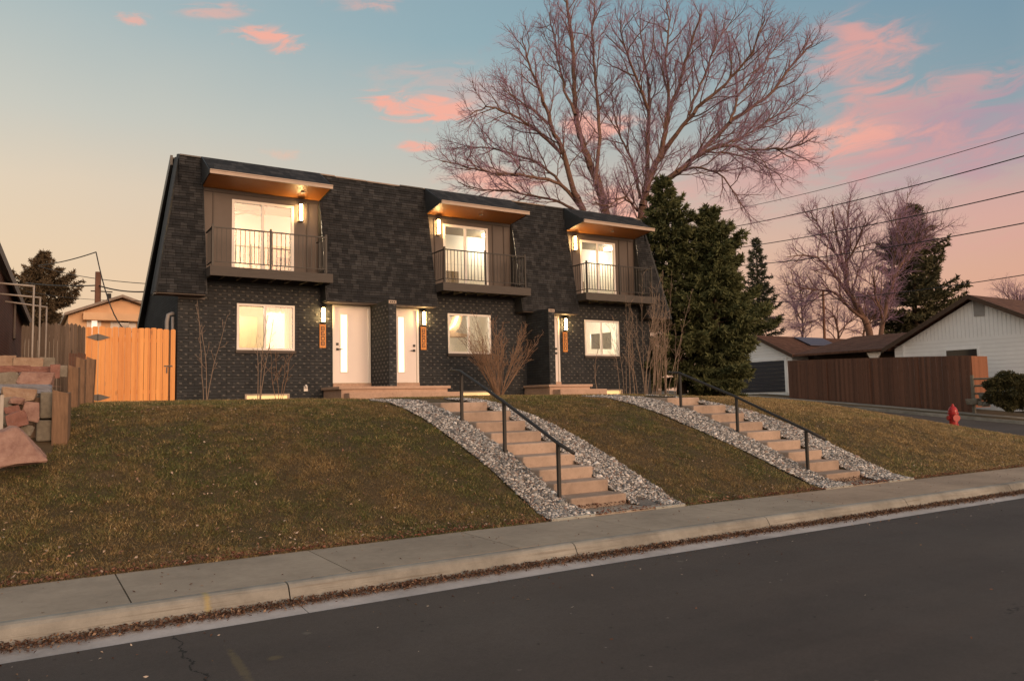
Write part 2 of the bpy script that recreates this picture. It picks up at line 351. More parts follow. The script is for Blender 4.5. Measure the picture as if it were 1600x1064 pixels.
nt.nt.links.new(nt.n('ShaderNodeMixShader', {0: .35, 1: t, 2: b.outputs[0]}).outputs[0], mt.node_tree.nodes['Material Output'].inputs[0]); MAT['screen'] = mt
MAT['lampglow'] = emis('lamp_glow', (1, .62, .24), 85)
MAT['ceilglow'] = emis('ceiling_lamp_glow', (1, .8, .5), 14)
MAT['wellglow'] = emis('lit_basement_pane', (1, .72, .34), .6)
MAT['frost'] = emis('lit_frosted_glass', (1, .90, .66), 1.15)
MAT['darkglass'] = simple('dark_window', (.02, .022, .025), .08, .1, 3, 0)
MAT['farlit'] = emis('far_lit_pane', (1, .85, .68), .85)

# ------------------------------------------------------------------ world: dusk sky with lit clouds
SUN_AZ, SUN_EL = R(174), R(9)          # azimuth from +Y towards +X: behind the camera and to its right
w = bpy.data.worlds.new('World'); scn.world = w; w.use_nodes = True
nt = NT(w.node_tree); bg = w.node_tree.nodes['Background']
tc = nt.n('ShaderNodeTexCoord').outputs['Generated']
dirv = nt.n('ShaderNodeVectorMath', {0: tc}, operation='NORMALIZE').outputs[0]
s = nt.n('ShaderNodeSeparateXYZ', {0: dirv}).outputs
el = nt.m('MULTIPLY', nt.m('ARCSINE', s[2]), 180/math.pi)
az = nt.m('MULTIPLY', nt.m('ARCTAN2', s[0], s[1]), 180/math.pi)
warp = nt.noise(dirv, 2.2, 4, .55)
elw = nt.m('ADD', el, nt.m('MULTIPLY', nt.m('SUBTRACT', warp, .5), 5.))
t = nt.m('DIVIDE', nt.m('ADD', elw, 5.), 95., clamp=True)
P = lambda e: (e+5)/95
rl = nt.ramp(t, [(P(-5), lin(150, 115, 90)), (P(1), lin(238, 198, 156)), (P(8), lin(238, 210, 174)), (P(14), lin(227, 210, 186)), (P(19), lin(204, 203, 192)), (P(25), lin(177, 190, 190)), (P(34), lin(142, 168, 180)), (P(90), lin(128, 128, 132))])
rr = nt.ramp(t, [(P(-5), lin(120, 90, 80)), (P(1), lin(222, 168, 140)), (P(7), lin(220, 170, 146)), (P(11), lin(212, 172, 158)), (P(14), lin(188, 168, 166)), (P(18), lin(138, 161, 171)), (P(27), lin(113, 146, 167)), (P(40), lin(108, 135, 158)), (P(90), lin(122, 122, 130))])
mid = nt.ramp(t, [(P(-5), lin(130, 100, 85)), (P(1), lin(232, 184, 148)), (P(8), lin(230, 194, 162)), (P(14), lin(212, 195, 176)), (P(19), lin(186, 191, 185)), (P(26), lin(146, 173, 182)), (P(38), lin(122, 152, 171)), (P(90), lin(125, 125, 131))])
k = nt.m('SUBTRACT', 2., nt.m('DIVIDE', nt.m('ABSOLUTE', nt.m('SUBTRACT', az, 66.)), 36.))
k = nt.n('ShaderNodeClamp', {0: k, 1: 0., 2: 2.}).outputs[0]
sky = nt.mix(nt.m('SUBTRACT', k, 1., clamp=True), nt.mix(nt.m('MINIMUM', k, 1.), rl, mid), rr)
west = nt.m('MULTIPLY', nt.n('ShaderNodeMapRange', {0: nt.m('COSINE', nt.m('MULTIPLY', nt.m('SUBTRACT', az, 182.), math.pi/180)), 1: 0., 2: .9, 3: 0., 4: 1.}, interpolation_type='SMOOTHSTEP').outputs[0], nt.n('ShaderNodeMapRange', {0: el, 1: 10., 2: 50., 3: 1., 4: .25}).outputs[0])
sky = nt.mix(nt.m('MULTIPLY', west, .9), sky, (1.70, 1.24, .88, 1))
# clouds, each a soft patch of broken noise at its own compass bearing and height
cv = nt.n('ShaderNodeCombineXYZ', {0: nt.m('MULTIPLY', az, .06), 1: nt.m('ADD', nt.m('MULTIPLY', el, .20), nt.m('MULTIPLY', az, -.012)), 2: 0.}).outputs[0]
cn = nt.noise(cv, 4.2, 9, .62, .8)
def pix_azel(u, v):
    d = ray(u, v); d = d/np.linalg.norm(d); return math.degrees(math.atan2(d[0], d[1])), math.degrees(math.asin(d[2]))
def cloud(sky, u, v, wa, we, colr, amt, thr=.45, soft=.25, tilt=0.):
    a0, e0 = pix_azel(u, v)
    da = nt.m('SUBTRACT', az, a0); de = nt.m('SUBTRACT', nt.m('SUBTRACT', el, e0), nt.m('MULTIPLY', da, tilt))
    d2 = nt.m('ADD', nt.m('POWER', nt.m('DIVIDE', da, wa), 2.), nt.m('POWER', nt.m('DIVIDE', de, we), 2.))
    gs = nt.m('POWER', 2.718, nt.m('MULTIPLY', d2, -1.))
    f = nt.m('ADD', nt.m('MULTIPLY', gs, .5), nt.m('MULTIPLY', nt.m('SUBTRACT', cn, .47), 1.9))
    f = nt.n('ShaderNodeMapRange', {0: f, 1: thr-soft, 2: thr+soft, 3: 0., 4: amt}, interpolation_type='SMOOTHSTEP').outputs[0]
    f = nt.m('MULTIPLY', f, nt.n('ShaderNodeMapRange', {0: gs, 1: .05, 2: .6, 3: 0., 4: 1.}, interpolation_type='SMOOTHSTEP').outputs[0])
    return nt.mix(f, sky, colr)
pk = lin(248, 176, 156); pk2 = lin(224, 164, 156); mv = lin(176, 152, 166); pl = lin(238, 190, 165)
for args in [(425, 66, 3.0, 1.0, pk, .9, .45, .2), (208, 30, 1.1, .45, pk, .8, .28, .2), (338, 17, 2.4, .5, pk, .5, .36, .25, .14), (655, 168, 4.8, 1.15, pk, .9, .42, .2, -.10), (700, 150, 6, 2.4, pk, .3, .4, .3), (652, 229, 1.5, .4, pk, .8, .28, .2),
             (570, 2, 3, .7, pk, .45), (800, 60, 2.6, .6, lin(170, 150, 155), .5, .45, .25, .3), (1345, 100, 3.8, 2.8, pk2, .8, .40, .32), (1320, 60, 3, 1.4, pk2, .4), (1440, 172, 6.5, 1.7, pk2, .8, .34, .32, .14), (1530, 205, 9, 3.0, mv, .85, .30, .32, .05),
             (1310, 222, 5, 1.3, pk, .85, .34, .3), (1400, 245, 10, 1.8, pk2, .5, .40, .28), (1180, 290, 6, 2.6, pk2, .4, .33, .3), (935, 198, 3.6, 1.0, pk, .8, .3, .25), (770, 288, 3.6, 1.1, pk, .8, .3, .25), (985, 320, 3.5, 1.5, pk, .8, .38, .25), (1580, 330, 9, 2.5, pk2, .3, .3, .3), (440, 240, 2.5, .45, pl, .5)]:
    sky = cloud(sky, *args)
nish = nt.n('ShaderNodeTexSky', sky_type='NISHITA', sun_disc=False, sun_elevation=SUN_EL, sun_rotation=SUN_AZ)
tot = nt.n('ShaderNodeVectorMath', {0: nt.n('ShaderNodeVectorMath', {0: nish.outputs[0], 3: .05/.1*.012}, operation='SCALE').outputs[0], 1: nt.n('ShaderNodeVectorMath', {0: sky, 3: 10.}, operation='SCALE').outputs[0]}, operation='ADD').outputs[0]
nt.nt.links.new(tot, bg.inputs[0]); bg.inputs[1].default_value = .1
sun = bpy.data.objects.new('afterglow_sun', bpy.data.lights.new('afterglow_sun', 'SUN')); C.objects.link(sun)
sun.data.energy = 2.0; sun.data.angle = R(24); sun.data.color = (1., .60, .36)
sv = Vector((math.sin(SUN_AZ)*math.cos(SUN_EL), math.cos(SUN_AZ)*math.cos(SUN_EL), math.sin(SUN_EL)))
sun.rotation_euler = sv.to_track_quat('Z', 'Y').to_euler()
scn.view_settings.view_transform = 'Standard'; scn.view_settings.look = 'None'; scn.view_settings.exposure = 0; scn.view_settings.gamma = 1
scn.cycles.use_denoising = True; scn.cycles.max_bounces = 8; scn.cycles.transparent_max_bounces = 12; scn.cycles.sample_clamp_indirect = 6

# ------------------------------------------------------------------ terrain
ZW = -2.06
def sl(x): return -.006*max(0., min(x, 24.)-1)
BY = [-30, -12.1, -11.7, -11.2, -10.4, -9.5, -9.0, -8.5, -7.7, -7.0, -6, -5, 0, 60]
BZ = [ZW, ZW+.005, -2.02, -1.85, -1.52, -1.19, -1.02, -.86, -.68, -.57, -.515, -.485, -.415, -.40]
SY = [-40, -13.9, -9, -5, 6, 12, 40, 90]
SZ = [-2.36, -2.35, -2.24, -2.02, -1.10, -.66, 1.2, 3.5]
def street(y): return float(np.interp(y, SY, SZ))-.1
L14 = ([-12.3, -10.78, -9.61, -8.47, -6.81, -5.1, -3.25, 2], [-1.9, -1.42, -1.22, -1.03, -.78, -.65, -.58, -.47])
L18 = ([-12.3, -10.48, -8.6, -7.16, -5.75, -3.7, -1.59, .69, 6], [-2.1, -1.79, -1.52, -1.31, -1.08, -.77, -.61, -.55, -.47])
def zfast(x, y):
    x = np.asarray(x, float); y = np.asarray(y, float)
    b = np.interp(y, BY, BZ); edge = np.clip((y+12.1)/1.6, 0, 1); fall = -.006*np.clip(np.minimum(x, 24)-1, 0, None)*np.clip((-7-y)/5, 0, 1)
    z14 = np.minimum(b, b*(1-edge)+edge*np.interp(y, *L14)); z18 = b*(1-edge)+edge*np.interp(y, *L18); zs = np.interp(y, SY, SZ)+.04
    zs = np.minimum(zs, z18+.0)
    def q(a, c): t = np.clip((x-a)/(c-a), 0, 1); return t*t*(3-2*t)
    return b+(z14-b)*q(9.8, 14)+(z18-z14)*q(14, 18)+(zs-z18)*q(18, 24.2)+fall
def lawnz(x, y): return float(zfast(x, y))
def grid(fn, xs, ys):
    mb = MB(); n = len(xs)
    mb.v = [(x, y, fn(x, y)) for y in ys for x in xs]
    mb.f = [(j*n+i, j*n+i+1, (j+1)*n+i+1, (j+1)*n+i) for j in range(len(ys)-1) for i in range(n-1)]; mb.mi = [0]*len(mb.f); return mb
xsr = list(np.linspace(-30, 24.2, 60))
struct('lawn_ground', grid(lambda x, y: lawnz(x, y)-.012-(.3 if (3.19 < x < 4.14 or 8.63 < x < 9.57) and -11.9 < y < -7.2 else 0), sorted(list(np.linspace(-14, 24.0, 153))+[3.185, 3.195, 4.135, 4.145, 8.625, 8.635, 9.565, 9.575]), list(np.linspace(-12.1, 0, 74))+[3, 8, 20, 45]), MAT['soil'], True)
mb = MB()
for i in range(-14, 15):
    x0 = -2.38+1.785*i; x1 = x0+1.785-.012
    zz = [ZW+sl(x0), ZW+sl(x1)]
    mb.add([(x0, -13.36, zz[0]), (x1, -13.36, zz[1]), (x1, -12.1, zz[1]), (x0, -12.1, zz[0]), (x0, -13.36, zz[0]-.15), (x1, -13.36, zz[1]-.15), (x1, -12.1, zz[1]-.15), (x0, -12.1, zz[0]-.15)], [(0, 1, 2, 3), (0, 4, 5, 1), (1, 5, 6, 2), (2, 6, 7, 3), (3, 7, 4, 0)])
o = struct('sidewalk', mb, MAT['walk'])
a = o.data.attributes.new('tint', 'FLOAT_COLOR', 'FACE'); q = random.Random(3); cc = []
for i in range(-14, 15):
    base = (.315, .268, .215) if i < 5 else (.335, .258, .195)
    kf = q.uniform(.93, 1.06); cc += [(base[0]*kf, base[1]*kf, base[2]*kf, 1)]*5
a.data.foreach_set('color', np.array(cc, np.float32).ravel())
def extr(profile, xs, gap=0.):
    """profile [(y,z)] swept along x with the road's fall"""
    mb = MB()
    for x0, x1 in zip(xs[:-1], xs[1:]):
        x1 = x1-gap; o = len(mb.v); n = len(profile)
        mb.add([(x0, y, z+sl(x0)) for y, z in profile]+[(x1, y, z+sl(x1)) for y, z in profile], [(i, i+1, n+i+1, n+i) for i in range(n-1)]+[tuple(range(n))[::-1], tuple(range(n, 2*n))])
    return mb
ZG = ZW-.145
seg = [-28.2+3.0*i for i in range(18)]
struct('curb', extr([(-13.365, ZW-.16), (-13.365, ZW), (-13.44, ZW+.002), (-13.475, ZW-.008), (-13.50, ZW-.03), (-13.56, ZG+.006), (-13.56, ZG-.1)], seg, .012), MAT['curb'])
struct('gutter', extr([(-13.56, ZG), (-13.90, ZG-.02), (-13.90, ZG-.12), (-13.56, ZG-.12)], [-28.2+3.0*i+.05 for i in range(18)], .008), MAT['gutter'])
def roadz(x, y): return ZG-.012+sl(x)+.0*(y)+.05*math.sin(min(1., max(0, (-13.9-y)/5.))*math.pi/2)
struct('road', grid(lambda x, y: roadz(x, y) if x < 24.3 else roadz(24.3, y), list(np.linspace(-45, 90, 120)), [-26, -24, -22, -20, -18.9, -17.5, -16.5, -15.5, -14.7, -13.9]), MAT['asphalt'])
struct('cross_street', grid(lambda x, y: street(y)-.02+.06*math.cos((x-28.4)/4.6*1.4), list(np.linspace(24.0, 32.8, 12)), [-13.88, -12, -10, -9, -8, -7, -6, -5, -3, 0, 3, 6, 9, 12, 20, 40, 90]), MAT['asphalt_base'])
b2 = MB()
for y0, y1 in zip([-14, -9, -5, -1, 3, 6, 9, 12, 18, 26, 40], [-9, -5, -1, 3, 6, 9, 12, 18, 26, 40, 90]):
    for xa, xb, dz, mi in ((32.7, 32.9, .13, 0), (32.9, 33.9, .14, 1), (33.9, 35.0, .15, 0)):
        za, zb = street(y0)+dz, street(y1)+dz
        b2.add([(xa, y0, za), (xb, y0, za), (xb, y1, zb), (xa, y1, zb), (xa, y0, za-.3), (xa, y1, zb-.3)], [(0, 1, 2, 3), (0, 3, 5, 4)], mi)
struct('far_sidewalk', b2, [MAT['curb'], MAT['soil']])
struct('far_yard', grid(lambda x, y: street(min(y, 14))+.16+.02*max(0, x-36)*0, list(np.linspace(35, 140, 12)), [-60, -14, -9, -5, 0, 6, 14, 60, 160]), MAT['soil'])
struct('terrain', MB().quad((-400, -400, -2.75), (400, -400, -2.75), (400, 400, -2.75), (-400, 400, -2.75)), MAT['soil'])
struct('back_yard', grid(lambda x, y: -.44+.012*max(0, y-20), list(np.linspace(-80, 23.9, 8)), [45, 80, 160]), MAT['dirt'])
struct('opposite_verge', MB().box(-45, 90, -40, -26.05, -2.7, -2.02), MAT['soil'])
# ------------------------------------------------------------------ the townhouse
HX = 15.25; ZC = -.42
house = thing('townhouse', 'dark brick three unit townhouse with shingled mansard roof, balconies and lit windows', 'house', (7.6, 0, ZC))
WIN = [(1.385, 2.85), (7.37, 8.83), (12.41, 13.87)]; WZ = (.85, 2.03)
DOOR = [(3.94, 4.90), (5.40, 6.36), (10.36, 11.33)]; DZ = (.0, 2.06)
CUT = [(.57, 3.56), (6.80, 9.72), (11.86, 14.80)]
SLX = [(1.25, 2.84), (7.26, 8.80), (12.31, 13.82)]
YR = .16                                        # plane of the recessed upper wall
SLID = []
for k, (u0, u1) in enumerate(((362.1, 459), (692, 762), (905.5, 960.5))):
    SLID.append((at(u0, 360, YR)[0], at(u1, 390, YR)[0]))
SZ0, SZ1 = 2.83, 4.73
WELL = [(1.62, 2.66), (7.72, 8.75), (12.95, 13.85)]
def holed(mb, x0, x1, z0, z1, y, holes, depth=.14, mi=0):
    xs = sorted({x0, x1, *[h for q in holes for h in q[:2]]}); zs = sorted({z0, z1, *[h for q in holes for h in q[2:]]})
    for a, b in zip(xs[:-1], xs[1:]):
        for c, d in zip(zs[:-1], zs[1:]):
            if not any(q[0] <= a and b <= q[1] and q[2] <= c and d <= q[3] for q in holes): mb.quad((a, y, c), (b, y, c), (b, y, d), (a, y, d), mi)
    for a, b, c, d in holes:
        mb.quad((a, y, c), (a, y+depth, c), (a, y+depth, d), (a, y, d), mi).quad((b, y, c), (b, y, d), (b, y+depth, d), (b, y+depth, c), mi)
        mb.quad((a, y, d), (a, y+depth, d), (b, y+depth, d), (b, y, d), mi).quad((a, y, c), (b, y, c), (b, y+depth, c), (a, y+depth, c), mi)
wall = MB()
holes = [(a, b, *WZ) for a, b in WIN]+[(a-.06, b+.06, DZ[0], DZ[1]+.05) for a, b in DOOR]
holed(wall, 0, HX, ZC-.25, 2.56, 0, holes)
RY, RZ, TY, TZ = 6.6, 1.95, .55, 5.70          # the roof falls from its head (TY, TZ) to the rear eave (RY, RZ)
def zr(y): return TZ+(RZ-TZ)*(y-TY)/(RY-TY)
for xx in (0, HX): wall.poly([(xx, 0, ZC-.25), (xx, 0, 2.6), (xx, .05, 5.6), (xx, TY, TZ-.03), (xx, RY-.4, zr(RY-.4)-.03), (xx, RY-.4, ZC-.25)])
wall.quad((0, RY-.4, ZC-.25), (0, RY-.4, zr(RY-.4)), (HX, RY-.4, zr(RY-.4)), (HX, RY-.4, ZC-.25))
wall.quad((0, 0, 2.56), (HX, 0, 2.56), (HX, YR, 2.56), (0, YR, 2.56))
# rough headers that stand proud of the painted bond
hd = random.Random(11)
def blocked(x, z):
    if any(a-.07 < x < b+.07 and z0-.09 < z < z1+.05 for a, b, z0, z1 in holes): return True
    return any(a-.1 < x < b+.1 and z < -.18 for a, b in WELL)
def header(mb, x, z, y, dirx=0):
    wv, hv, d = .034, .024, hd.uniform(.014, .026)
    j = lambda s=.006: hd.uniform(-s, s)
    if dirx == 0: P = [(x-wv, y, z-hv), (x+wv, y, z-hv), (x+wv, y, z+hv), (x-wv, y, z+hv), (x-wv*.6+j(), y-d, z-hv*.5+j()), (x+wv*.6+j(), y-d, z-hv*.6+j()), (x+wv*.5+j(), y-d*.8, z+hv*.4+j()), (x-wv*.6+j(), y-d*.9, z+hv*.4+j())]
    else: P = [(x, y+wv, z-hv), (x, y-wv, z-hv), (x, y-wv, z+hv), (x, y+wv, z+hv), (x-d, y+wv*.6, z-hv*.5), (x-d, y-wv*.6, z-hv*.5), (x-d, y-wv*.6, z+hv*.4), (x-d, y+wv*.6, z+hv*.4)]
    mb.add(P, [(4, 5, 6, 7), (0, 1, 5, 4), (1, 2, 6, 5), (2, 3, 7, 6), (3, 0, 4, 7)], 1)
row = 0; z = ZC+.03
while z < 2.5:
    x = .08+(.112 if row % 2 else 0)
    while x < HX-.05:
        if not blocked(x, z) and not (any(-.12 < x-a < .32 for a in (4.98, 10.12)) and z < 2.1) and hd.random() < .9: header(wall, x, z, 0)
        x += .224
    z += .1007; row += 1
part('wall', wall, [MAT['brick'], MAT['header']], house)
# the brick fins between the doors
for xv in (4.98, 10.12):
    dv = MB().box(xv, xv+.22, -1.23, -.002, -.16, 2.155)
    r2 = 0; z = -.1
    while z < 2.02:
        header(dv, xv+.06+(.1 if r2 % 2 else 0), z, -1.23)
        if xv < 6:
            yy = -1.15+(.11 if r2 % 2 else 0)
            while yy < -.1: header(dv, xv, z, yy, 1); yy += .224
        z += .1007; r2 += 1
    f = part('brick_fin', dv, [MAT['brick'], MAT['header']], house)
    vt = MB().box(xv+.0, xv+.215, -1.25, -1.232, 2.06, 2.145, 0)
    for i in range(3): vt.box(xv+.035+i*.055, xv+.07+i*.055, -1.256, -1.251, 2.085, 2.12, 1)
    part('vent', vt, [MAT['fascia'], MAT['black']], f)
# recessed upper walls in board and batten
for k, (a, b) in enumerate(CUT):
    mb = MB(); s0, s1 = SLID[k]
    holed(mb, a-.02, b+.02, 2.56, 5.15, YR, [(s0, s1, SZ0, SZ1)], .12)
    part('recess_wall', mb, MAT['batten'], house)
    st = MB(); x = a+.24
    while x < b:
        if not s0-.09 < x < s1+.05:
            st.box(x, x+.035, YR-.022, YR-.001, 2.8, 4.95)
        x += .40
    st.box(a, b, YR-.03, YR-.001, 4.86, 4.95)
    part('batten_strips', st, MAT['battenstrip'], house)
# mansard
MB0, MT0 = (-.48, 2.15), (.24, 5.70)          # (y, z) of the foot and of the head of the slope
def ym(z): return MB0[0]+(MT0[0]-MB0[0])*(z-MB0[1])/(MT0[1]-MB0[1])
XL0, XL1, XR0, XR1 = -.56, .03, HX+.56, HX-.05
ms = MB()
strips = [((XL0, XL1), (CUT[0][0],)*2), ((CUT[0][1],)*2, (CUT[1][0],)*2), ((CUT[1][1],)*2, (CUT[2][0],)*2), ((CUT[2][1],)*2, (XR0, XR1))]
def course_face(p00, p10, p01, p11, n, nrm):
    """a slope between foot p00-p10 and head p01-p11 laid in n lapped courses"""
    p00, p10, p01, p11, nrm = [np.array(q, float) for q in (p00, p10, p01, p11, nrm)]
    for i in range(n):
        t0, t1 = i/n, (i+1)/n
        a, b = p00+(p01-p00)*t0, p10+(p11-p10)*t0; c, d = p00+(p01-p00)*t1, p10+(p11-p10)*t1
        ms.quad(a+nrm*.022, b+nrm*.022, d+nrm*.002, c+nrm*.002); ms.quad(a+nrm*.002-(0, 0, 0), b+nrm*.002, b+nrm*.022, a+nrm*.022)
nf = np.array([0, -3.55, -.72]); nf /= np.linalg.norm(nf); nf = np.array([0, -.98, .2])
msl = []
for (l0, l1), (r0, r1) in strips:
    ms = MB(); msl.append(ms)
    course_face((l0, MB0[0], MB0[1]), (r0, MB0[0], MB0[1]), (l1, MT0[0], MT0[1]), (r1, MT0[0], MT0[1]), 25, nf)
    ms.quad((l0, MB0[0], MB0[1]), (l0, .0 if l0 > 0 else MB0[0], MB0[1]), (r0, .0, MB0[1]), (r0, MB0[0], MB0[1]))
ms = msl[0]
course_face((XL0, -.10, 2.15), (XL0, MB0[0], 2.15), (XL1, TY-.1, 5.7), (XL1, MT0[0], 5.7), 25, (-.98, 0, .2))
ms = msl[-1]
course_face((XR0, MB0[0], 2.15), (XR0, -.10, 2.15), (XR1, MT0[0], 5.7), (XR1, TY-.1, 5.7), 25, (.98, 0, .2))
msl[0].poly([(XL0, -.10, 2.15), (XL1, TY-.1, 5.7), (-.001, TY-.1, 5.6), (-.001, .02, 2.15)])
msl[-1].poly([(XR0, -.10, 2.15), (HX+.001, .02, 2.15), (HX+.001, TY-.1, 5.6), (XR1, TY-.1, 5.7)])
for ms in msl: part('mansard_slope', ms, MAT['shingle'], house)
for a, b in CUT:
    for x, sgn in ((a, 1), (b, -1)):
        part('recess_cheek', MB().prism([(x, MB0[0], MB0[1]), (x, YR+.1, MB0[1]), (x, YR+.1, 4.6), (x, ym(4.95), 4.95)], (sgn*.015, 0, 0)), MAT['darktrim'], house)
tr = MB()
tr.tube([(XL0-.02, MB0[0]-.02, 2.13), (XL1-.02, MT0[0]-.02, 5.72)], .045, 4).box(XL0-.03, XL0+.01, MB0[0]-.02, -.10, 2.10, 2.17)
tr.tube([(XL0-.03, -.12, 2.13), (XL1-.04, TY-.12, 5.70)], .04, 4)
part('corner_trim', tr, MAT['darktrim'], house)
part('corner_trim', MB().tube([(XR0+.02, MB0[0]-.02, 2.13), (XR1+.02, MT0[0]-.02, 5.72)], .04, 4), MAT['darktrim'], house)
for x0, x1 in ((XL0, CUT[0][0]), (CUT[0][1], CUT[1][0]), (CUT[1][1], CUT[2][0]), (CUT[2][1], XR0)):
    sf = MB().box(x0+.02, x1-.02, MB0[0]+.03, -.003, 2.125, 2.148); part('eave_soffit', sf, MAT['batten'], house)

part('wall_cap_trim', MB().box(.0, .62, -.03, -.003, 2.075, 2.122), MAT['batten'], house)
rf = MB()
rf.prism([(XL1-.12, TY, TZ), (XL1-.12, RY, RZ), (XL1-.12, RY, RZ+.07), (XL1-.12, TY, TZ+.03)], (XR1-XL1+.24, 0, 0)).box(XL1, XR1, MT0[0], TY, TZ-.02, TZ)
part('rear_roof', rf, MAT['darktrim'], house)
for xx in (-.15, HX+.09): part('rake_board', MB().prism([(xx, TY-.1, TZ-.2), (xx, RY+.1, RZ-.14), (xx, RY+.1, RZ+.09), (xx, TY-.1, TZ+.05)], (.06, 0, 0)), MAT['darktrim'], house)
fl = MB(); q = random.Random(5); x = XL1
while x < XR1:
    x2 = min(x+q.uniform(.5, 1.4), XR1); dz = q.uniform(-.012, .012)
    fl.box(x, x2-.02, MT0[0]-.045, MT0[0]+.10, 5.70+dz, 5.735+dz, 0 if q.random() < .6 else 1); x = x2
part('roof_edge_flashing', fl, [MAT['flash'], MAT['darktrim']], house)
# canopies
for k, (a, b) in enumerate(CUT):
    cn_ = MB(); yf = -.87
    cn_.prism([(a-.015, yf, 5.075), (a-.015, yf, 5.13), (a-.015, MT0[0]-.04, 5.745), (a-.015, YR+.2, 5.72), (a-.015, YR+.02, 4.99)], (b-a+.03, 0, 0))
    cp_ = part('canopy', cn_, MAT['shingle'], house)
    part('soffit', MB().add([(a, yf+.02, 5.07), (b, yf+.02, 5.07), (b, YR-.002, 4.955), (a, YR-.002, 4.955), (a, yf+.02, 5.082), (b, yf+.02, 5.082), (b, YR-.002, 4.985), (a, YR-.002, 4.985)], [(0, 1, 2, 3), (4, 7, 6, 5), (0, 4, 5, 1), (2, 6, 7, 3), (0, 3, 7, 4), (1, 5, 6, 2)]), MAT['soffit'], cp_)
    part('fascia', MB().box(a-.03, b+.03, yf-.035, yf+.005, 5.035, 5.11).box(a-.03, b+.03, yf-.05, yf+.004, 5.113, 5.135), MAT['fascia'], cp_)
    for x in (a-.035, b+.018):
        ckm = MB().prism([(x, yf+.02, 5.06), (x, yf+.02, 5.125), (x, MT0[0]-.06, 5.74), (x, YR-.02, 4.955)], (.017, 0, 0))
        part('cheek', ckm, MAT['darktrim'], cp_)
    xd = (a+b)/2+(.9 if k == 0 else .1)
    part('downlight', MB().lathe([(-.012, .001), (-.012, .06), (.01, .06)], (xd, -.35, 5.01), 14) if False else MB().tube([(xd, -.35, 4.985), (xd, -.35, 5.02)], .055, 14), MAT['fascia'], cp_)
# balconies
for k, (a, b) in enumerate(CUT):
    yb = -.86; dk = MB()
    dk.box(a, b+.04, yb, yb+.045, 2.57, 2.80).box(a, a+.045, yb+.047, -.004, 2.57, 2.80).box(b-.005, b+.04, yb+.047, -.004, 2.57, 2.80)
    y = yb+.05
    while y < YR-.1: dk.box(a+.05, b-.01, y, y+.13, 2.775, 2.805); y += .136
    bal = part('balcony', dk, MAT['deck'], house)
    x = a+.35
    while x < b-.1:
        part('joist', MB().box(x, x+.042, yb+.05, -.006, 2.585, 2.77), MAT['deck'], bal); x += .405
    rl_ = MB(); zt, zb = 3.76, 2.92; ex = b-.12
    rl_.box(a+.04, ex, yb+.01, yb+.045, zt-.03, zt).box(a+.04, ex, yb+.012, yb+.04, zb-.02, zb)
    for xs_ in (a+.04, ex-.035):
        rl_.box(xs_, xs_+.035, yb+.047, ym(3.7)+.1, zt-.03, zt-.001).box(xs_, xs_+.03, yb+.047, ym(2.9)+.1, zb-.02, zb-.001)
        y = yb+.15
        while y < ym(3.3): rl_.box(xs_+.01, xs_+.024, y, y+.014, zb, zt-.031); y += .11
    x = a+.15
    while x < ex-.05: rl_.box(x, x+.014, yb+.02, yb+.034, zb+.001, zt-.031); x += .11
    part('railing', rl_, MAT['iron'], bal)
    for xp in (a+.06, (a+ex)/2, ex-.02):
        part('post', MB().box(xp-.024, xp+.024, yb+.004, yb+.051, 2.806, 3.82), MAT['iron'], bal)
# windows
def framed(name, x0, x1, z0, z1, y, mull, fw, md, parent):
    f = MB(); d = .07
    f.box(x0, x0+fw, y, y+d, z0, z1).box(x1-fw, x1, y, y+d, z0, z1).box(x0+fw, x1-fw, y+.001, y+d, z1-fw, z1-.001).box(x0+fw, x1-fw, y+.001, y+d, z0+.001, z0+fw)
    xm = x0+(x1-x0)*mull
    f.box(xm-md, xm+md, y+.006, y+d-.004, z0+fw, z1-fw)
    fo = part(name, f, MAT['white'], parent)
    part('pane', MB().quad((x0+fw, y+.045, z0+fw), (xm-md, y+.045, z0+fw), (xm-md, y+.045, z1-fw), (x0+fw, y+.045, z1-fw)), MAT['glass'], fo)
    part('pane', MB().quad((xm+md, y+.035, z0+fw), (x1-fw, y+.035, z0+fw), (x1-fw, y+.035, z1-fw), (xm+md, y+.035, z1-fw)), MAT['glass'], fo)
    return fo
for iw, (a, b) in enumerate(WIN):
    fo = framed('window', a, b, WZ[0], WZ[1], -.02, .48, .055, .03, house)
    part('sill', MB().box(a-.03, b+.03, -.06, -.001, WZ[0]-.08, WZ[0]-.004), MAT['battenstrip'], fo)
    if iw == 0: part('insect_screen', MB().quad((a+.055, .012, WZ[0]+.055), (a+.67, .012, WZ[0]+.055), (a+.67, .012, WZ[1]-.055), (a+.055, .012, WZ[1]-.055)), MAT['screen'], fo)
for a, b in SLID: framed('sliding_door', a, b, SZ0, SZ1, YR-.02, .49, .07, .035, house)
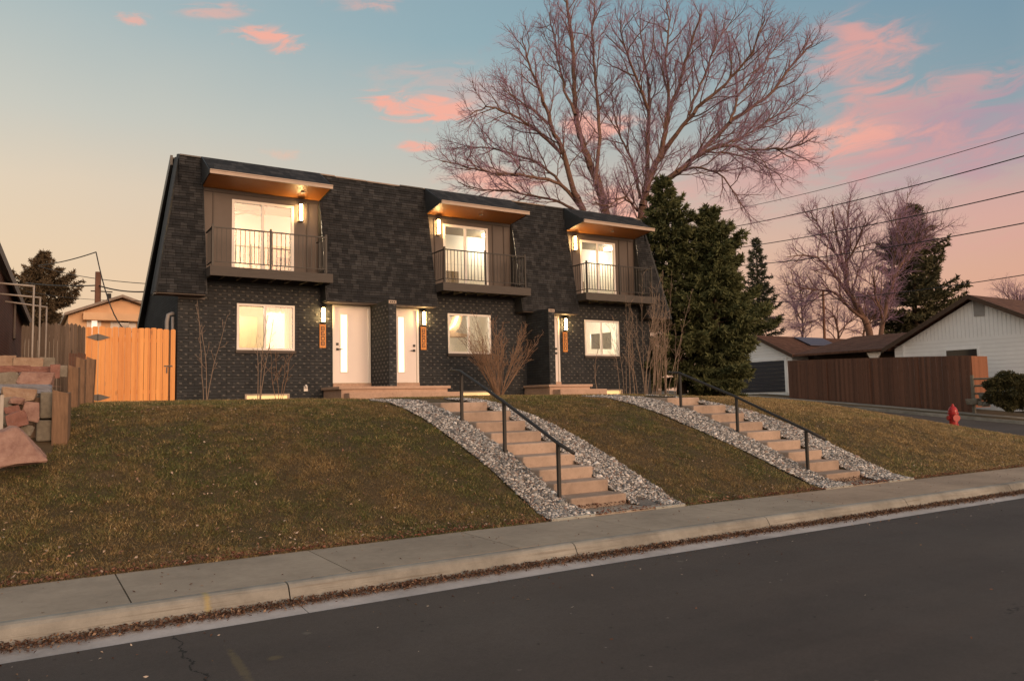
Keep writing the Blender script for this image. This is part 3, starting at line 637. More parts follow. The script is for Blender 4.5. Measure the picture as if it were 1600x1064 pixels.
# front doors
for k, (a, b) in enumerate(DOOR):
    fr_ = MB().box(a-.06, a, -.015, .08, 0, DZ[1]+.05).box(b, b+.06, -.015, .08, 0, DZ[1]+.05).box(a, b, -.014, .08, DZ[1], DZ[1]+.049).box(a-.06, b+.06, -.05, .05, -.13, -.002, 1)
    left = k == 0                                  # handle on the left, lite beside it
    l0 = a+.17 if left else b-.50; l0 = a+.17 if left else a+.24+.16
    lw = .19
    L = (l0, l0+lw, .30, 1.86)
    d_ = MB(); holed(d_, a+.004, b-.004, .01, DZ[1]-.004, .02, [L], .045)
    dob = part('door', d_, MAT['door'], house)
    part('door_frame', fr_, [MAT['white'], MAT['stoopside']], dob)
    part('pane', MB().quad((L[0], .05, L[2]), (L[1], .05, L[2]), (L[1], .05, L[3]), (L[0], .05, L[3])), MAT['frost'], dob)
    t_ = .022
    part('lite_trim', MB().box(L[0]-t_, L[0], .004, .019, L[2]-t_, L[3]+t_).box(L[1], L[1]+t_, .004, .019, L[2]-t_, L[3]+t_).box(L[0], L[1], .005, .019, L[3], L[3]+t_).box(L[0], L[1], .005, .019, L[2]-t_, L[2]), MAT['white'], dob)
    hx = a+.075 if left else b-.075
    s_ = 1 if left else -1
    part('handle', MB().box(hx-.032, hx+.032, -.005, .018, .88, .945).tube([(hx, -.006, .912), (hx, -.05, .912), (hx+s_*.13, -.05, .912)], .011, 8), MAT['black'], dob)
    part('deadbolt', MB().box(hx-.032, hx+.032, -.008, .018, 1.02, 1.085).lathe([(0, .0), (0.0, .018)], (hx, 0, 1.05), 6) if False else MB().box(hx-.032, hx+.032, -.008, .018, 1.02, 1.085), MAT['black'], dob)
# rooms behind the glass, each with its ceiling lamps lit
for (x0, x1) in ((.15, 5.0), (5.15, 10.05), (10.2, 15.1)):
    for z0, z1, yy, dep in ((.0, 2.42, .13, 3.6), (2.62, 4.82, .30, 1.5)):
        rm = MB(); y1 = yy+dep
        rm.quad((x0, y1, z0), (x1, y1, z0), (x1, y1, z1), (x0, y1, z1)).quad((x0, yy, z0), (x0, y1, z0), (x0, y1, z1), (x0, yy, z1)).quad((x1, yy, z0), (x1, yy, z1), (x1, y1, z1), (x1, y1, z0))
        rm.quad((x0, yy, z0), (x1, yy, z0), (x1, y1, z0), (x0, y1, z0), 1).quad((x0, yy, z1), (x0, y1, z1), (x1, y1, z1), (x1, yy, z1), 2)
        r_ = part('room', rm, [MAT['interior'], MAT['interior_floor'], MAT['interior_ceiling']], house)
        for fx in ((.36, .68) if z0 < 1 else (.08, .88)):
            lx, ly = x0+(x1-x0)*fx, yy+(1.7 if z0 < 1 else .9)
            part('ceiling_lamp', MB().tube([(lx, ly, z1-.004), (lx, ly, z1-.07)], .17, 18), MAT['ceilglow'], r_)
            L_ = bpy.data.lights.new('room_light', 'POINT'); L_.energy = 95 if z0 < 1 else 40; L_.color = (1, .89, .72); L_.shadow_soft_size = .15
            lo = bpy.data.objects.new('room_light', L_); C.objects.link(lo); lo.location = (lx, ly, z1-.32)
        if z0 < 1 and x0 > 5 and x0 < 9:
            part('stair_stringer', MB().prism([*[tuple(at(u, v, 1.9)) for u, v in ((700, 521), (703, 516), (711, 508), (718, 492), (724, 492), (718, 512), (711, 519), (733, 523), (733, 526), (704, 526))]], (0, .5, 0)), MAT['interior_floor'], r_)
            part('half_wall', MB().box(7.3, 9.0, 2.7, 2.8, .01, 1.35), MAT['interior'], r_)
        if z0 > 1:
            if x0 < 1:
                fp = at(386, 324, 1.1); fn_ = MB().tube([(fp[0], 1.1, 4.70), (fp[0], 1.1, 4.64)], .09, 12)
                for k_ in range(4): fn_.box(-.06, .06, .1, .52, -.008, .008, 0, Matrix.Translation((fp[0], 1.1, 4.66)) @ Matrix.Rotation(.5+k_*math.pi/2, 4, 'Z'))
                part('ceiling_fan', fn_, MAT['battenstrip'], r_)
                a_, b_ = at(423, 420, 1.7), at(456, 386, 1.7); part('picture_frame', MB().box(a_[0], b_[0], 1.74, 1.79, z0+.35, b_[2]), MAT['curtain'], r_)
            part('shelf', MB().box(x0+(x1-x0)*.55, x0+(x1-x0)*.55+.7, y1-.35, y1-.01, z0+.01, z0+.95), MAT['interior_ceiling'], r_)
        if z0 < 1:
            if x0 > 9:
                a_, b_ = at(924, 545, 1.6), at(955, 519, 1.6); part('screen_panel', MB().prism([(a_[0], 1.6, a_[2]), (b_[0], 1.6, a_[2]), (b_[0], 1.6, b_[2]), (a_[0], 1.6, b_[2]-.1)], (0, .04, 0)), MAT['siding_grey'], r_)
            if x0 < 1:
                cu = MB(); xa_ = 2.12; q5 = random.Random(2)
                for i_ in range(9): cu.box(xa_+i_*.075, xa_+i_*.075+.07, .20+.02*(i_ % 2), .24+.02*(i_ % 2), 1.90-.05*abs(math.sin(i_*1.3)), 2.1)
                for i_ in range(3): cu.box(2.66+i_*.06, 2.715+i_*.06, .20+.02*(i_ % 2), .24+.02*(i_ % 2), .7, 2.1)
                part('curtain', cu, MAT['curtain'], r_)
                a_, b_ = at(374, 549, 2.6), at(402, 496, 2.6); part('cupboard', MB().box(a_[0], b_[0], 2.6, 3.2, .01, b_[2]), MAT['curtain'], r_)
# basement window wells along the foot of the wall
for a, b in WELL:
    w_ = MB().box(a-.04, b+.04, -.09, -.003, -.30, -.265).box(a-.04, a, -.09, -.003, ZC-.1, -.301).box(b, b+.04, -.09, -.003, ZC-.1, -.301)
    wo = part('basement_window', w_, MAT['fascia'], house)
    part('pane', MB().quad((a, -.02, ZC-.1), (b, -.02, ZC-.1), (b, -.02, -.301), (a, -.02, -.301)), MAT['wellglow'], wo)
ms_ = MB().tube([(-.17, .5, ZC), (-.17, .5, 1.55), (-.14, .5, 1.72), (-.05, .5, 1.76), (0, .5, 1.74)], .05, 10).tube([(-.06, .35, ZC), (-.06, .35, 1.66)], .035, 8)
part('service_pipe', ms_, MAT['pvc'], house, smooth=True)
hb = at(477, 607, 0); part('hose_bib', MB().box(hb[0]-.05, hb[0]+.05, -.05, -.003, hb[2]-.07, hb[2]+.06).tube([(hb[0], -.05, hb[2]+.08), (hb[0], -.12, hb[2]+.02)], .03, 8), MAT['white'], house)
# ------------------------------------------------------------------ wall lamps and house-number plaques
def wall_lamp(x, z0, z1, y, label, group, both=True):
    t = thing('wall_lamp', label, 'lamp', (x, y, z0), group)
    part('bracket', MB().box(x-.035, x+.035, y-.045, y-.003, z0+.04, z1-.04).box(x-.055, x+.055, y-.135, y-.004, z0-.012, z0-.001).box(x-.055, x+.055, y-.135, y-.004, z1+.001, z1+.014), MAT['black'], t)
    part('lamp_tube', MB().tube([(x, y-.09, z0), (x, y-.09, z1)], .036, 14), MAT['lampglow'], t, smooth=False)
wall_lamp(3.60, 1.63, 2.0, 0, 'lit wall lamp left of the wide white door, above its number plaque', 'lit wall lamps beside the front doors')
wall_lamp(6.57, 1.66, 2.02, 0, 'lit wall lamp between the middle door and the middle window', 'lit wall lamps beside the front doors')
wall_lamp(11.60, 1.66, 2.02, 0, 'lit wall lamp beside the narrow right door near the third window', 'lit wall lamps beside the front doors')
for (u, v0, v1), lb in zip(((469, 346, 321), (683.5, 367, 345), (897, 391, 371)), ('lit lamp right of the sliding door on the left balcony', 'lit lamp left of the sliding door on the middle balcony', 'lit lamp left of the sliding door on the right balcony')):
    p0, p1 = at(u, v0, YR), at(u, v1, YR); wall_lamp(p0[0], p0[2], p1[2], YR, lb, 'lit balcony wall lamps')
SEG = {'3': 'abgcd', '8': 'abcdefg', '6': 'acdefg', '0': 'abcdef'}
def plaque(x, z0, z1, digits, label):
    t = thing('number_plaque', label, 'house number', (x, 0, z0), 'wooden house number plaques')
    part('board', MB().box(x-.085, x+.085, -.03, -.003, z0, z1), MAT['cedar'], t)
    n = len(digits); h = (z1-z0-.10)/n
    for i, ch in enumerate(digits):
        zc = z1-.05-h*(i+.5); hw, hh, th = .04, h*.36, .009
        sg = {'a': (-hw, hw, hh-th, hh+th), 'g': (-hw, hw, -th, th), 'd': (-hw, hw, -hh-th, -hh+th), 'f': (-hw-th, -hw+th, 0, hh), 'b': (hw-th, hw+th, 0, hh), 'e': (-hw-th, -hw+th, -hh, 0), 'c': (hw-th, hw+th, -hh, 0)}
        mb = MB(); yk = -.036
        for c_ in SEG[ch]:
            p = sg[c_]; mb.box(x+p[0], x+p[1], yk, -.031, zc+p[2], zc+p[3]); yk -= .0004
        part('numeral', mb, MAT['battenstrip'], t)
plaque(3.60, .94, 1.57, '8608', 'wooden number plaque under the lamp left of the wide white door')
plaque(6.57, .94, 1.60, '8606', 'wooden number plaque between the middle door and the middle window')
plaque(11.60, .96, 1.60, '8600', 'wooden number plaque beside the narrow right door')
# ------------------------------------------------------------------ stoops, stairs, handrails
def stoop(boxes, label):
    x0, x1, y0, y1, z0, z1 = boxes[0]
    t = thing('stoop', label, 'stoop', ((x0+x1)/2, -.7, ZC), 'concrete stoops at the front doors')
    part('landing', MB().box(*boxes[0]), MAT['stoopside'], t, bevel=.012)
    part('slab_edge', MB().box(*boxes[1]), MAT['stoopside'], t, bevel=.01)
    for b_ in boxes[2:]: part('step', MB().box(*b_), MAT['stoopside'], t, bevel=.012)
stoop([(3.62, 6.62, -1.38, -.01, -.6, -.20), (3.55, 6.70, -1.42, -.012, -.198, -.125), (3.70, 6.86, -1.74, -1.385, -.62, -.295)], 'wide concrete stoop under the left and middle doors')
stoop([(10.0, 11.50, -1.38, -.01, -.6, -.19), (9.95, 11.58, -1.42, -.012, -.188, -.115), (10.12, 11.86, -1.75, -1.385, -.62, -.265)], 'small concrete stoop under the right door')
NOSE = [-11.60, -11.20, -10.83, -10.38, -9.93, -9.50, -9.02, -8.52, -7.75]
def stairs(x0, x1, dz, label):
    t = thing('stairs', label, 'stairs', ((x0+x1)/2, -11.6, ZW+dz), 'concrete stairs down the bank')
    q = random.Random(int(x0*10))
    part('foot_slab', MB().box(x0-.02, x1+.35, -12.098, NOSE[0]+.02, ZW+dz-.1, ZW+dz+.012), MAT['pad'], t)
    for i, y in enumerate(NOSE):
        yb_ = NOSE[i+1]+.06 if i < 8 else -6.9
        top = ZW+dz*(1-i/8)+.165*(i+1); o = q.uniform(-.02, .02)
        part('step', MB().box(x0+o, x1+o, y, yb_, top-.30, top), MAT['steps'], t, bevel=.022)
stairs(3.18, 4.15, 0, 'left flight of concrete steps leading to the wide stoop')
stairs(8.62, 9.58, -.045, 'right flight of concrete steps leading to the small stoop')
def rail(x, pts, zt, feet, label):
    t = thing('handrail', label, 'handrail', (x, -11.4, ZW), 'black handrails beside the stairs')
    part('rail', MB().tube(pts, .026, 8), MAT['iron'], t, smooth=True)
    for (y, zb, z1) in feet: part('post', MB().box(x-.022, x+.022, y-.022, y+.022, zb, z1), MAT['iron'], t)
rail(3.12, [(3.12, -8.24, -.02), (3.12, -8.58, -.05), (3.12, -9.97, -.575), (3.12, -11.38, -1.16), (3.12, -11.74, -1.28)], 0, [(-8.62, -.90, -.07), (-9.98, -1.40, -.585), (-11.38, -1.98, -1.165)], 'black handrail of the left flight of steps')
rail(8.58, [(8.58, -7.85, -.03), (8.58, -8.18, -.055), (8.58, -9.70, -.58), (8.58, -11.26, -1.185), (8.58, -11.64, -1.34)], 0, [(-8.2, -.9, -.07), (-9.71, -1.42, -.59), (-11.26, -2.0, -1.19)], 'black handrail of the right flight of steps')
# ------------------------------------------------------------------ cedar gate
gate = thing('garden_gate', 'new orange cedar gate with black hinges beside the dark brick house', 'gate', (-1, .1, ZC))
GZ = 1.34
def pickets(mb, x0, x1, n, y, z0, z1, seed, d=.018):
    q = random.Random(seed); w = (x1-x0)/n
    for i in range(n):
        a, b = x0+i*w+.0038, x0+(i+1)*w-.0038; zt = z1+q.uniform(-.015, .015); c = .022; yo = y+q.uniform(-.004, .004)
        mb.prism([(a, yo, z0), (b, yo, z0), (b, yo, zt-c), (b-c, yo, zt), (a+c, yo, zt), (a, yo, zt-c)], (0, d, 0))
    return mb
def gx(u): return at(u, 570, .1)[0]
part('side_panel', pickets(MB(), gx(133), gx(152.5), 2, .1, ZC+.0, GZ, 1), MAT['cedar'], gate)
part('gate_leaf', pickets(MB(), gx(153.5), gx(263.5), 11, .1, ZC+.03, GZ, 2).box(gx(154), gx(263), .12, .15, ZC+.2, ZC+.29).box(gx(154), gx(263), .12, .15, 1.0, 1.09), MAT['cedar'], gate)
part('side_panel', pickets(MB(), gx(266), gx(274), 1, .1, ZC, GZ, 3), MAT['cedar'], gate)
for v in (527, 621):
    c = at(153, v, .1); part('hinge', MB().prism([(c[0]-.24, .086, c[2]), (c[0]-.05, .086, c[2]-.07), (c[0]+.05, .086, c[2]-.07), (c[0]+.26, .086, c[2]), (c[0]+.05, .086, c[2]+.07), (c[0]-.05, .086, c[2]+.07)], (0, .01, 0)).tube([(c[0], .08, c[2]-.08), (c[0], .08, c[2]+.08)], .012, 6), MAT['black'], gate)
c = at(263, 572, .1); part('latch', MB().box(c[0]-.1, c[0]+.09, .08, .093, c[2]-.014, c[2]+.014).box(c[0]-.05, c[0]-.02, .075, .093, c[2]-.17, c[2]-.03).tube([(c[0], .08, c[2]), (c[0], .05, c[2])], .015, 6), MAT['black'], gate)
part('post', MB().box(gx(264.4), gx(265.6), .13, .22, ZC, GZ-.03), MAT['oldboard'], gate)
# ------------------------------------------------------------------ retaining boards, timbers, rocks on the left
def board(u0, u1, v0, v1, y, lab, tilt=0.):
    a, b = at(u0, v1, y), at(u1, v1, y); t_ = at(u0, v0, y); s_ = (b-a); h = t_[2]-a[2]
    mb = MB(); x0, x1 = a[0], b[0]
    mb.prism([(x0, y, a[2]-.15), (x1, y, a[2]-.15), (x1+tilt, y, a[2]+h*.93), (x0+tilt, y, a[2]+h)], (.0, .045, 0))
    mb.prism([(x1+.003, y, a[2]-.15), (x1+.045, y+.28, a[2]-.12), (x1+.045+tilt, y+.28, a[2]+h*.96), (x1+.003+tilt, y, a[2]+h*.93)], (-.04, .04, 0))
    return solo('retaining_board', mb, MAT['oldboard'], lab, 'board', 'weathered boards edging the neighbour yard', bevel=.005)
board(80, 105, 609, 688, -8.9, 'weathered retaining board nearest the street, in front of the grey timber')
board(105, 121, 570, 638, -6.2, 'weathered slanting retaining board, second from the street')
board(117, 131, 557, 628, -4.6, 'tall brown retaining board, third from the street')
board(131, 144, 557, 628, -3.9, 'retaining board nearest the orange gate', .03)
def timber(u0, u1, v0, v1, y, length, lab):
    a, b = at(u0, v1, y), at(u1, v0, y)
    solo('timber_block', MB().box(a[0], b[0], y, y+length, a[2], b[2]), MAT['timber'], lab, 'timber', 'squared timbers of the retaining wall', bevel=.02)
timber(62, 100, 612, 654, -8.75, 3.4, 'large grey squared timber on top of the retaining wall')
timber(56, 82, 656, 690, -8.8, 2.6, 'lower brown timber under the large grey one')
from mathutils import noise as mnoise
def rockmesh(sx, sy, sz, seed, boxy=.5):
    q = random.Random(seed); import bmesh
    bm = bmesh.new(); kx = .30+.62*boxy
    pts = [(sx_*q.uniform(kx, 1), sy_*q.uniform(kx, 1), sz_*q.uniform(kx, 1)) for sx_ in (-1, 1) for sy_ in (-1, 1) for sz_ in (-1, 1)]
    pts += [(q.uniform(-1, 1), q.uniform(-1, 1), q.choice((-1, 1))*q.uniform(.8, 1.05)) for _ in range(4)]+[(q.choice((-1, 1))*q.uniform(.8, 1.05), q.uniform(-.8, .8), q.uniform(-.8, .8)) for _ in range(3)]
    for p_ in pts: bm.verts.new(p_)
    hull = bmesh.ops.convex_hull(bm, input=bm.verts); bmesh.ops.delete(bm, geom=list({g_ for g_ in hull['geom_interior']+hull['geom_unused'] if isinstance(g_, bmesh.types.BMVert)}), context='VERTS')
    bmesh.ops.bevel(bm, geom=list(bm.edges), offset=.09, segments=2, affect='EDGES', profile=.6)
    bmesh.ops.triangulate(bm, faces=list(bm.faces)); bmesh.ops.subdivide_edges(bm, edges=list(bm.edges), cuts=2, use_grid_fill=True); bm.verts.index_update()
    off = Vector((q.uniform(-99, 99), q.uniform(-99, 99), q.uniform(-99, 99)))
    cuts = [Vector((q.gauss(0, 1), q.gauss(0, 1), q.gauss(0, 1))).normalized() for _ in range(16)]
    vs = []
    for v in bm.verts:
        p = v.co.copy()*.92
        p *= 1+.07*mnoise.noise(p*1.8+off)+.06*mnoise.noise(p*4.5+off)+.045*mnoise.noise(p*11+off)
        vs.append((p.x*sx, p.y*sy, p.z*sz))
    fs = [tuple(x.index for x in f.verts) for f in bm.faces]; bm.free(); return vs, fs
nrock = 0
def rock_at(u, v, w, h, y, mat, lab, boxy=.5, rot=0., cat='rock', name='rock', dep=.8, taper=0.):
    global nrock; nrock += 1
    p = at(u, v, y); k = mpp(p); vs, fs = rockmesh(w*k/2*1.10, w*k/2*dep, h*k/2*1.10, nrock, boxy)
    hz_ = h*k/2
    if taper: vs = [(x_*(1-taper*(z_/hz_+.15))-.22*w*k/2*z_/hz_, y_+.45*hz_*(z_/hz_+1)*.6, z_) for x_, y_, z_ in vs]
    Mr = Matrix.Rotation(rot, 4, 'Y'); vs = [tuple(Mr @ Vector(q)) for q in vs]
    o = finish(name, mesh_from(name, vs, fs), None, MAT[mat], None, p); o.location = p
    return props(o, lab, cat, 'rocks piled in the neighbour yard')
rock_at(16, 699, 80, 66, -9.85, 'rockpink', 'big pale pink boulder at the bottom of the pile, half on the grass', .25, .0, taper=.40)
rock_at(26, 656, 30, 25, -9.3, 'rockred', 'tilted red block resting on the big boulder', .75, -.35)
rock_at(19, 640, 22, 12, -9.1, 'rockred', 'small flat red stone in the pile', .8, -.15)
rock_at(26, 627, 22, 13, -9.0, 'rockpink', 'small smooth pale pink stone on the pile', .2, .2)
rock_at(31, 616, 48, 21, -8.7, 'rocktan', 'flat tan slab topping the front of the pile', .45, .06)
rock_at(49, 643, 24, 35, -8.95, 'rockpink', 'rounded brown stone against the timber', .3)
rock_at(38, 672, 24, 18, -9.2, 'rockgrey', 'grey jagged stone under the red block', .6, .3)
rock_at(10, 633, 16, 26, -8.9, 'rockgrey', 'dark grey stone at the left of the pile', .6)
rock_at(12, 655, 18, 20, -8.95, 'rockgrey', 'grey stone low behind the red block', .6)
rock_at(34, 608, 76, 15, -7.9, 'rockblue', 'long flat bluish slab lying behind the pile', .9)
rock_at(13, 594, 32, 25, -7.2, 'rockgrey', 'squarish grey stone left of the long pink stone', .75)
rock_at(56, 592, 50, 22, -7.2, 'rockpink', 'long pink stone in the second row', .75, .05)
rock_at(86, 580, 14, 22, -6.6, 'rockred', 'upright square red stone beside the boards', .9)
rock_at(98, 580, 13, 18, -6.3, 'rockgrey', 'dark brown stone beside the upright red one', .8)
rock_at(22, 577, 46, 11, -6.3, 'rockred', 'thin red stone in the low wall, left piece', .85)
rock_at(62, 578, 40, 10, -6.3, 'rockred', 'thin red stone in the low wall, right piece', .85)
rock_at(11, 564, 24, 16, -5.0, 'rocktan', 'tan wall block, left one of the top row', .95)
rock_at(43, 567, 41, 16, -5.0, 'rocktan', 'widest tan wall block, middle of the top row', .95)
rock_at(74, 566, 21, 15, -5.0, 'rockgrey', 'grey wall block, right one of the top row', .95)
struct('raised_yard', MB().prism([(-14, -8.6, -.95), (-2.95, -8.6, -.95), (-2.3, -3.5, -.95), (-2.1, .3, -.95), (-2.1, 9, -.95), (-14, 9, -.95)], (0, 0, .55)), MAT['dirt'])
wp = at(2.5, 648, -9.6); k = mpp(wp)
solo('white_post', MB().box(wp[0]-2.6*k, wp[0]+2.2*k, -9.6, -9.52, wp[2]-36*k, wp[2]+31*k), MAT['whitepipe'], 'white painted post at the left edge before the rock pile', 'post')
# dark low paling beside the gate
solo('paling', pickets(MB(), at(107, 580, -.6)[0], at(134, 580, -.6)[0], 6, -.6, -.45, at(120, 551, -.6)[2], 9), MAT['brownfence'], 'short dark brown paling left of the orange gate', 'fence')
fx0, fx1 = at(33, 540, 5)[0], at(131, 540, 5)[0]
gf = MB(); q = random.Random(4); x = fx0
while x < fx1:
    zt = at(90, 507, 5)[2]+q.uniform(-.07, .07); ww = q.uniform(.085, .105)
    gf.prism([(x, 5+q.uniform(-.01, .01), -.6), (x+ww, 5, -.6), (x+ww, 5, zt-.05), (x+ww*.5, 5, zt), (x, 5, zt-.05)], (0, .02, 0)); x += ww+.003
solo('picket_fence', gf, MAT['greyfence'], 'weathered grey picket fence with pointed tops behind the clothesline', 'fence')
# clothesline frame
cl = thing('clothesline', 'white pipe clothesline frame of three posts beside the brick house', 'clothesline', (-2.8, 0, -.4))
for (u, v, y, ul, vl) in ((53, 446, -.7, -6, 442), (63, 464, 1.2, -2, 459), (73, 479, 3.1, 8, 471)):
    p = at(u, v, y); part('post', MB().tube([(p[0], y, -.4), (p[0], y, p[2])], .021, 8), MAT['whitepipe'], cl, smooth=True)
    a = at(ul, vl, y); part('arm', MB().tube([(a[0], y, a[2]), (p[0]+.02, y, p[2]-.02)], .022, 8), MAT['whitepipe'], cl, smooth=True)
# neighbour's brick house at the left edge
nb = thing('brick_bungalow', 'red brick house with dark eave at the left edge', 'house', (-6, 5, -.4))
pa, pb = at(-45, 500, -3.0), at(36, 500, 9.5)
part('wall', MB().prism([(pa[0], -3, -.6), (pb[0], 9.5, -.6), (pb[0]-6, 9.5, -.6), (pa[0]-6, -3, -.6)], (0, 0, 3.4)), MAT['redbrick'], nb)
ea, eb = at(-30, 325, -2.4), at(50, 512, 10.)
part('roof', MB().prism([tuple(ea), tuple(eb), (eb[0]-4.2, eb[1], eb[2]+1.7), (ea[0]-4.2, ea[1], ea[2]+1.7)], (0, 0, .16)), MAT['trunk_dark'], nb)
part('fascia', MB().prism([tuple(ea+np.array([.0, 0, -.12])), tuple(eb+np.array([.0, 0, -.12])), tuple(eb+np.array([.05, 0, -.12])), tuple(ea+np.array([.05, 0, -.12]))], (0, 0, .22)), MAT['batten'], nb)
wq = at(23, 505, 6.5); part('window_frame', MB().box(wq[0]-.02, wq[0]+.03, 5.8, 6.3, wq[2]-.5, wq[2]+.5), MAT['batten'], nb)
# tan house beyond the gate
th = thing('stucco_house', 'tan gabled house with a lit white framed window beyond the gate', 'house', (-1, 24, -.4))
Y = 24.; pk_ = at(190, 466, Y); le = at(100, 494, Y); re_ = at(262, 492, Y); bl, br_ = at(106, 520, Y), at(255, 520, Y)
part('wall', MB().prism([(bl[0], Y, -.5), (br_[0], Y, -.5), (br_[0], Y, re_[2]+.05), (pk_[0], Y, pk_[2]-.06), (bl[0], Y, le[2]+.05)], (0, 9, 0)), MAT['tan'], th)
part('roof', MB().prism([tuple(le), tuple(pk_), tuple(re_), tuple(re_+np.array([0, 0, .12])), tuple(pk_+np.array([0, 0, .13])), tuple(le+np.array([0, 0, .12]))], (0, 10, 0)) if False else MB().prism([(le[0], Y-.5, le[2]), (pk_[0], Y-.5, pk_[2]), (pk_[0], Y-.5, pk_[2]+.13), (le[0], Y-.5, le[2]+.13)], (0, 10, 0)).prism([(pk_[0], Y-.5, pk_[2]), (re_[0], Y-.5, re_[2]), (re_[0], Y-.5, re_[2]+.13), (pk_[0], Y-.5, pk_[2]+.13)], (0, 10, 0)), MAT['flash'], th)
for (u0, u1, v0, v1) in ((135, 158, 498, 526), (172, 212, 499, 526)):
    a, b = at(u0, v1, Y), at(u1, v0, Y)
    fo = part('window', MB().box(a[0], b[0], Y-.09, Y-.003, a[2], b[2]), MAT['white'], th)
    c0, c1 = a[0]+(b[0]-a[0])*.33, a[0]+(b[0]-a[0])*.72
    part('pane', MB().box(c0, c1, Y-.095, Y-.091, a[2]+.1, b[2]-.12), MAT['darkglass'] if u0 > 160 else MAT['farlit'], fo)
a, b = at(130, 499, Y-.6), at(222, 491, Y-.6); part('awning', MB().box(a[0], b[0], Y-.6, Y-.01, a[2], b[2]), MAT['tan'], th)
# ------------------------------------------------------------------ across the side street on the right
FX = 35.2
def side_fence():
    mb = MB(); n = 74; y0, y1 = at(0, 0, 0)[1], 0
    ya, yb_ = atx(1517, 560, FX)[1], atx(1232, 600, FX)[1]
    for i in range(n):
        a = ya+(yb_-ya)*i/n; b = ya+(yb_-ya)*(i+1)/n-.006; f = i/n
        zt = atx(1517, 555.5, FX)[2]*(1-f)+atx(1232, 563.5, FX)[2]*f + (.10*math.sin(f*math.pi))*.3; zb = street(a)+.12
        o = .012 if i % 2 else 0
        mb.box(FX+o, FX+o+.02, a, b, zb, zt)
    return mb
sfn = thing('board_fence', 'long dark brown board fence across the side street', 'fence', (FX, 4, -.8))
part('boards', side_fence(), MAT['brownfence'], sfn)
ya = atx(1517, 560, FX)[1]; za = atx(1517, 555.5, FX)[2]
part('end_panel', MB().box(FX+.003, FX+1.45, ya-.03, ya-.003, -1.35, za-.02), plankmat('stained_fence_lit', (.20, .075, .035), (.27, .11, .055), 0, .14, .7), sfn)  # brighter copy of the fence stain: warm light on this face put into colour
for f in (0.002, .25, .5, .75): 
    yy = ya+(atx(1232, 600, FX)[1]-ya)*f; part('post', MB().box(FX-.05, FX-.002, yy, yy+.09, street(yy)+.1, za-.05+f*.25), MAT['brownfence'], sfn)
wh = thing('sided_house', 'white sided house with brown gable roof behind the brown fence', 'house', (42, .6, -1))
WX = 38.
p_ = atx(1520, 465, WX); e_ = atx(1386, 549, WX); yc = p_[1]; hw = e_[1]-yc; zc, ze = p_[2], e_[2]
wy0, wy1 = yc-hw+.45, yc+hw-.45
whw = (MB().prism([(WX, wy0, -1.6), (WX, wy1, -1.6), (WX, wy1, ze+.1), (WX, yc, zc-.12), (WX, wy0, ze+.1)], (14, 0, 0)))
lap = whw; zz = -1.3
while zz < 2.1: lap.box(WX-.014, WX-.001, wy0, wy1, zz, zz+.016, 1); zz += .205
vb = whw; yy = wy0+.05
while yy < wy1:
    zt = min(zc-.25, zc-.28-(abs(yy-yc))*(zc-ze)/hw); zt = zc-.2-abs(yy-yc)*(zc-ze)/hw
    if zt > 2.2: vb.box(WX-.02, WX-.001, yy, yy+.02, 2.16, zt, 1)
    yy += .2
part('wall', whw, [MAT['siding'], MAT['sidingshadow']], wh)
def slope(x0, x1, y0, z0, y1, z1, th_=.12): return MB().prism([(x0, y0, z0), (x0, y1, z1), (x0, y1, z1+th_), (x0, y0, z0+th_)], (x1-x0, 0, 0))
part('roof', slope(WX-.45, WX+15, yc, zc, yc+hw, ze).prism([(WX-.45, yc, zc), (WX-.45, yc-hw, ze), (WX-.45, yc-hw, ze+.12), (WX-.45, yc, zc+.12)], (15.45, 0, 0)), MAT['brownroof'], wh)
rk = MB()
for s_ in (1, -1): rk.prism([(WX-.50, yc, zc-.10), (WX-.50, yc+s_*hw, ze-.10), (WX-.50, yc+s_*hw, ze+.14), (WX-.50, yc, zc+.14)], (.048, 0, 0))
part('rake_board', rk, MAT['trunk_dark'], wh)
vq = atx(1530, 481, WX); part('gable_vent', MB().box(WX-.05, WX-.021, vq[1]-.26, vq[1]+.26, vq[2]-.42, vq[2]+.42), MAT['pvc'], wh)
a, b = atx(1480, 556, WX), atx(1527, 545, WX)
wd = part('window', MB().box(WX-.06, WX-.015, b[1]-.1, a[1]+.1, b[2]-1.1, b[2]+.12), MAT['siding'], wh)
part('pane', MB().box(WX-.075, WX-.061, b[1], a[1], b[2]-1.0, b[2]), MAT['darkglass'], wd)
ds = atx(1412, 540, WX); part('downspout', MB().box(WX-.08, WX-.016, ds[1]-.05, ds[1]+.05, -1.3, ds[2]), MAT['siding'], wh)
# connecting low wing and its dark porch
ya_, yb2 = wy1, atx(1245, 557, WX)[1]
part('wing_roof', MB().prism([(WX-.3, ya_+.2, 1.78), (WX-.3, yb2, 1.80), (WX+6, yb2, 3.1), (WX+6, ya_+.2, 3.05)], (0, 0, .13)), MAT['brownroof'], wh)
part('wing_wall', MB().box(WX+1.6, WX+8, ya_+.02, yb2+.5, -1.2, 1.9), MAT['trunk_dark'], wh)
bq = atx(1366, 558, WX); part('porch_post', MB().box(WX-.05, WX+.1, bq[1]-.12, bq[1]+.12, -1, 1.75).prism([(WX-.04, bq[1]-.45, 1.77), (WX-.04, bq[1]+.45, 1.77), (WX-.04, bq[1]+.12, 1.2), (WX-.04, bq[1]-.12, 1.2)], (.1, 0, 0)), MAT['white'], wh)
gr = thing('garage', 'white gabled garage with a dark sectional door left of the brown fence', 'garage', (41, 14.4, -.5))
gp = atx(1185, 527, WX); ge = atx(1245, 557, WX); ghw = gp[1]-ge[1]
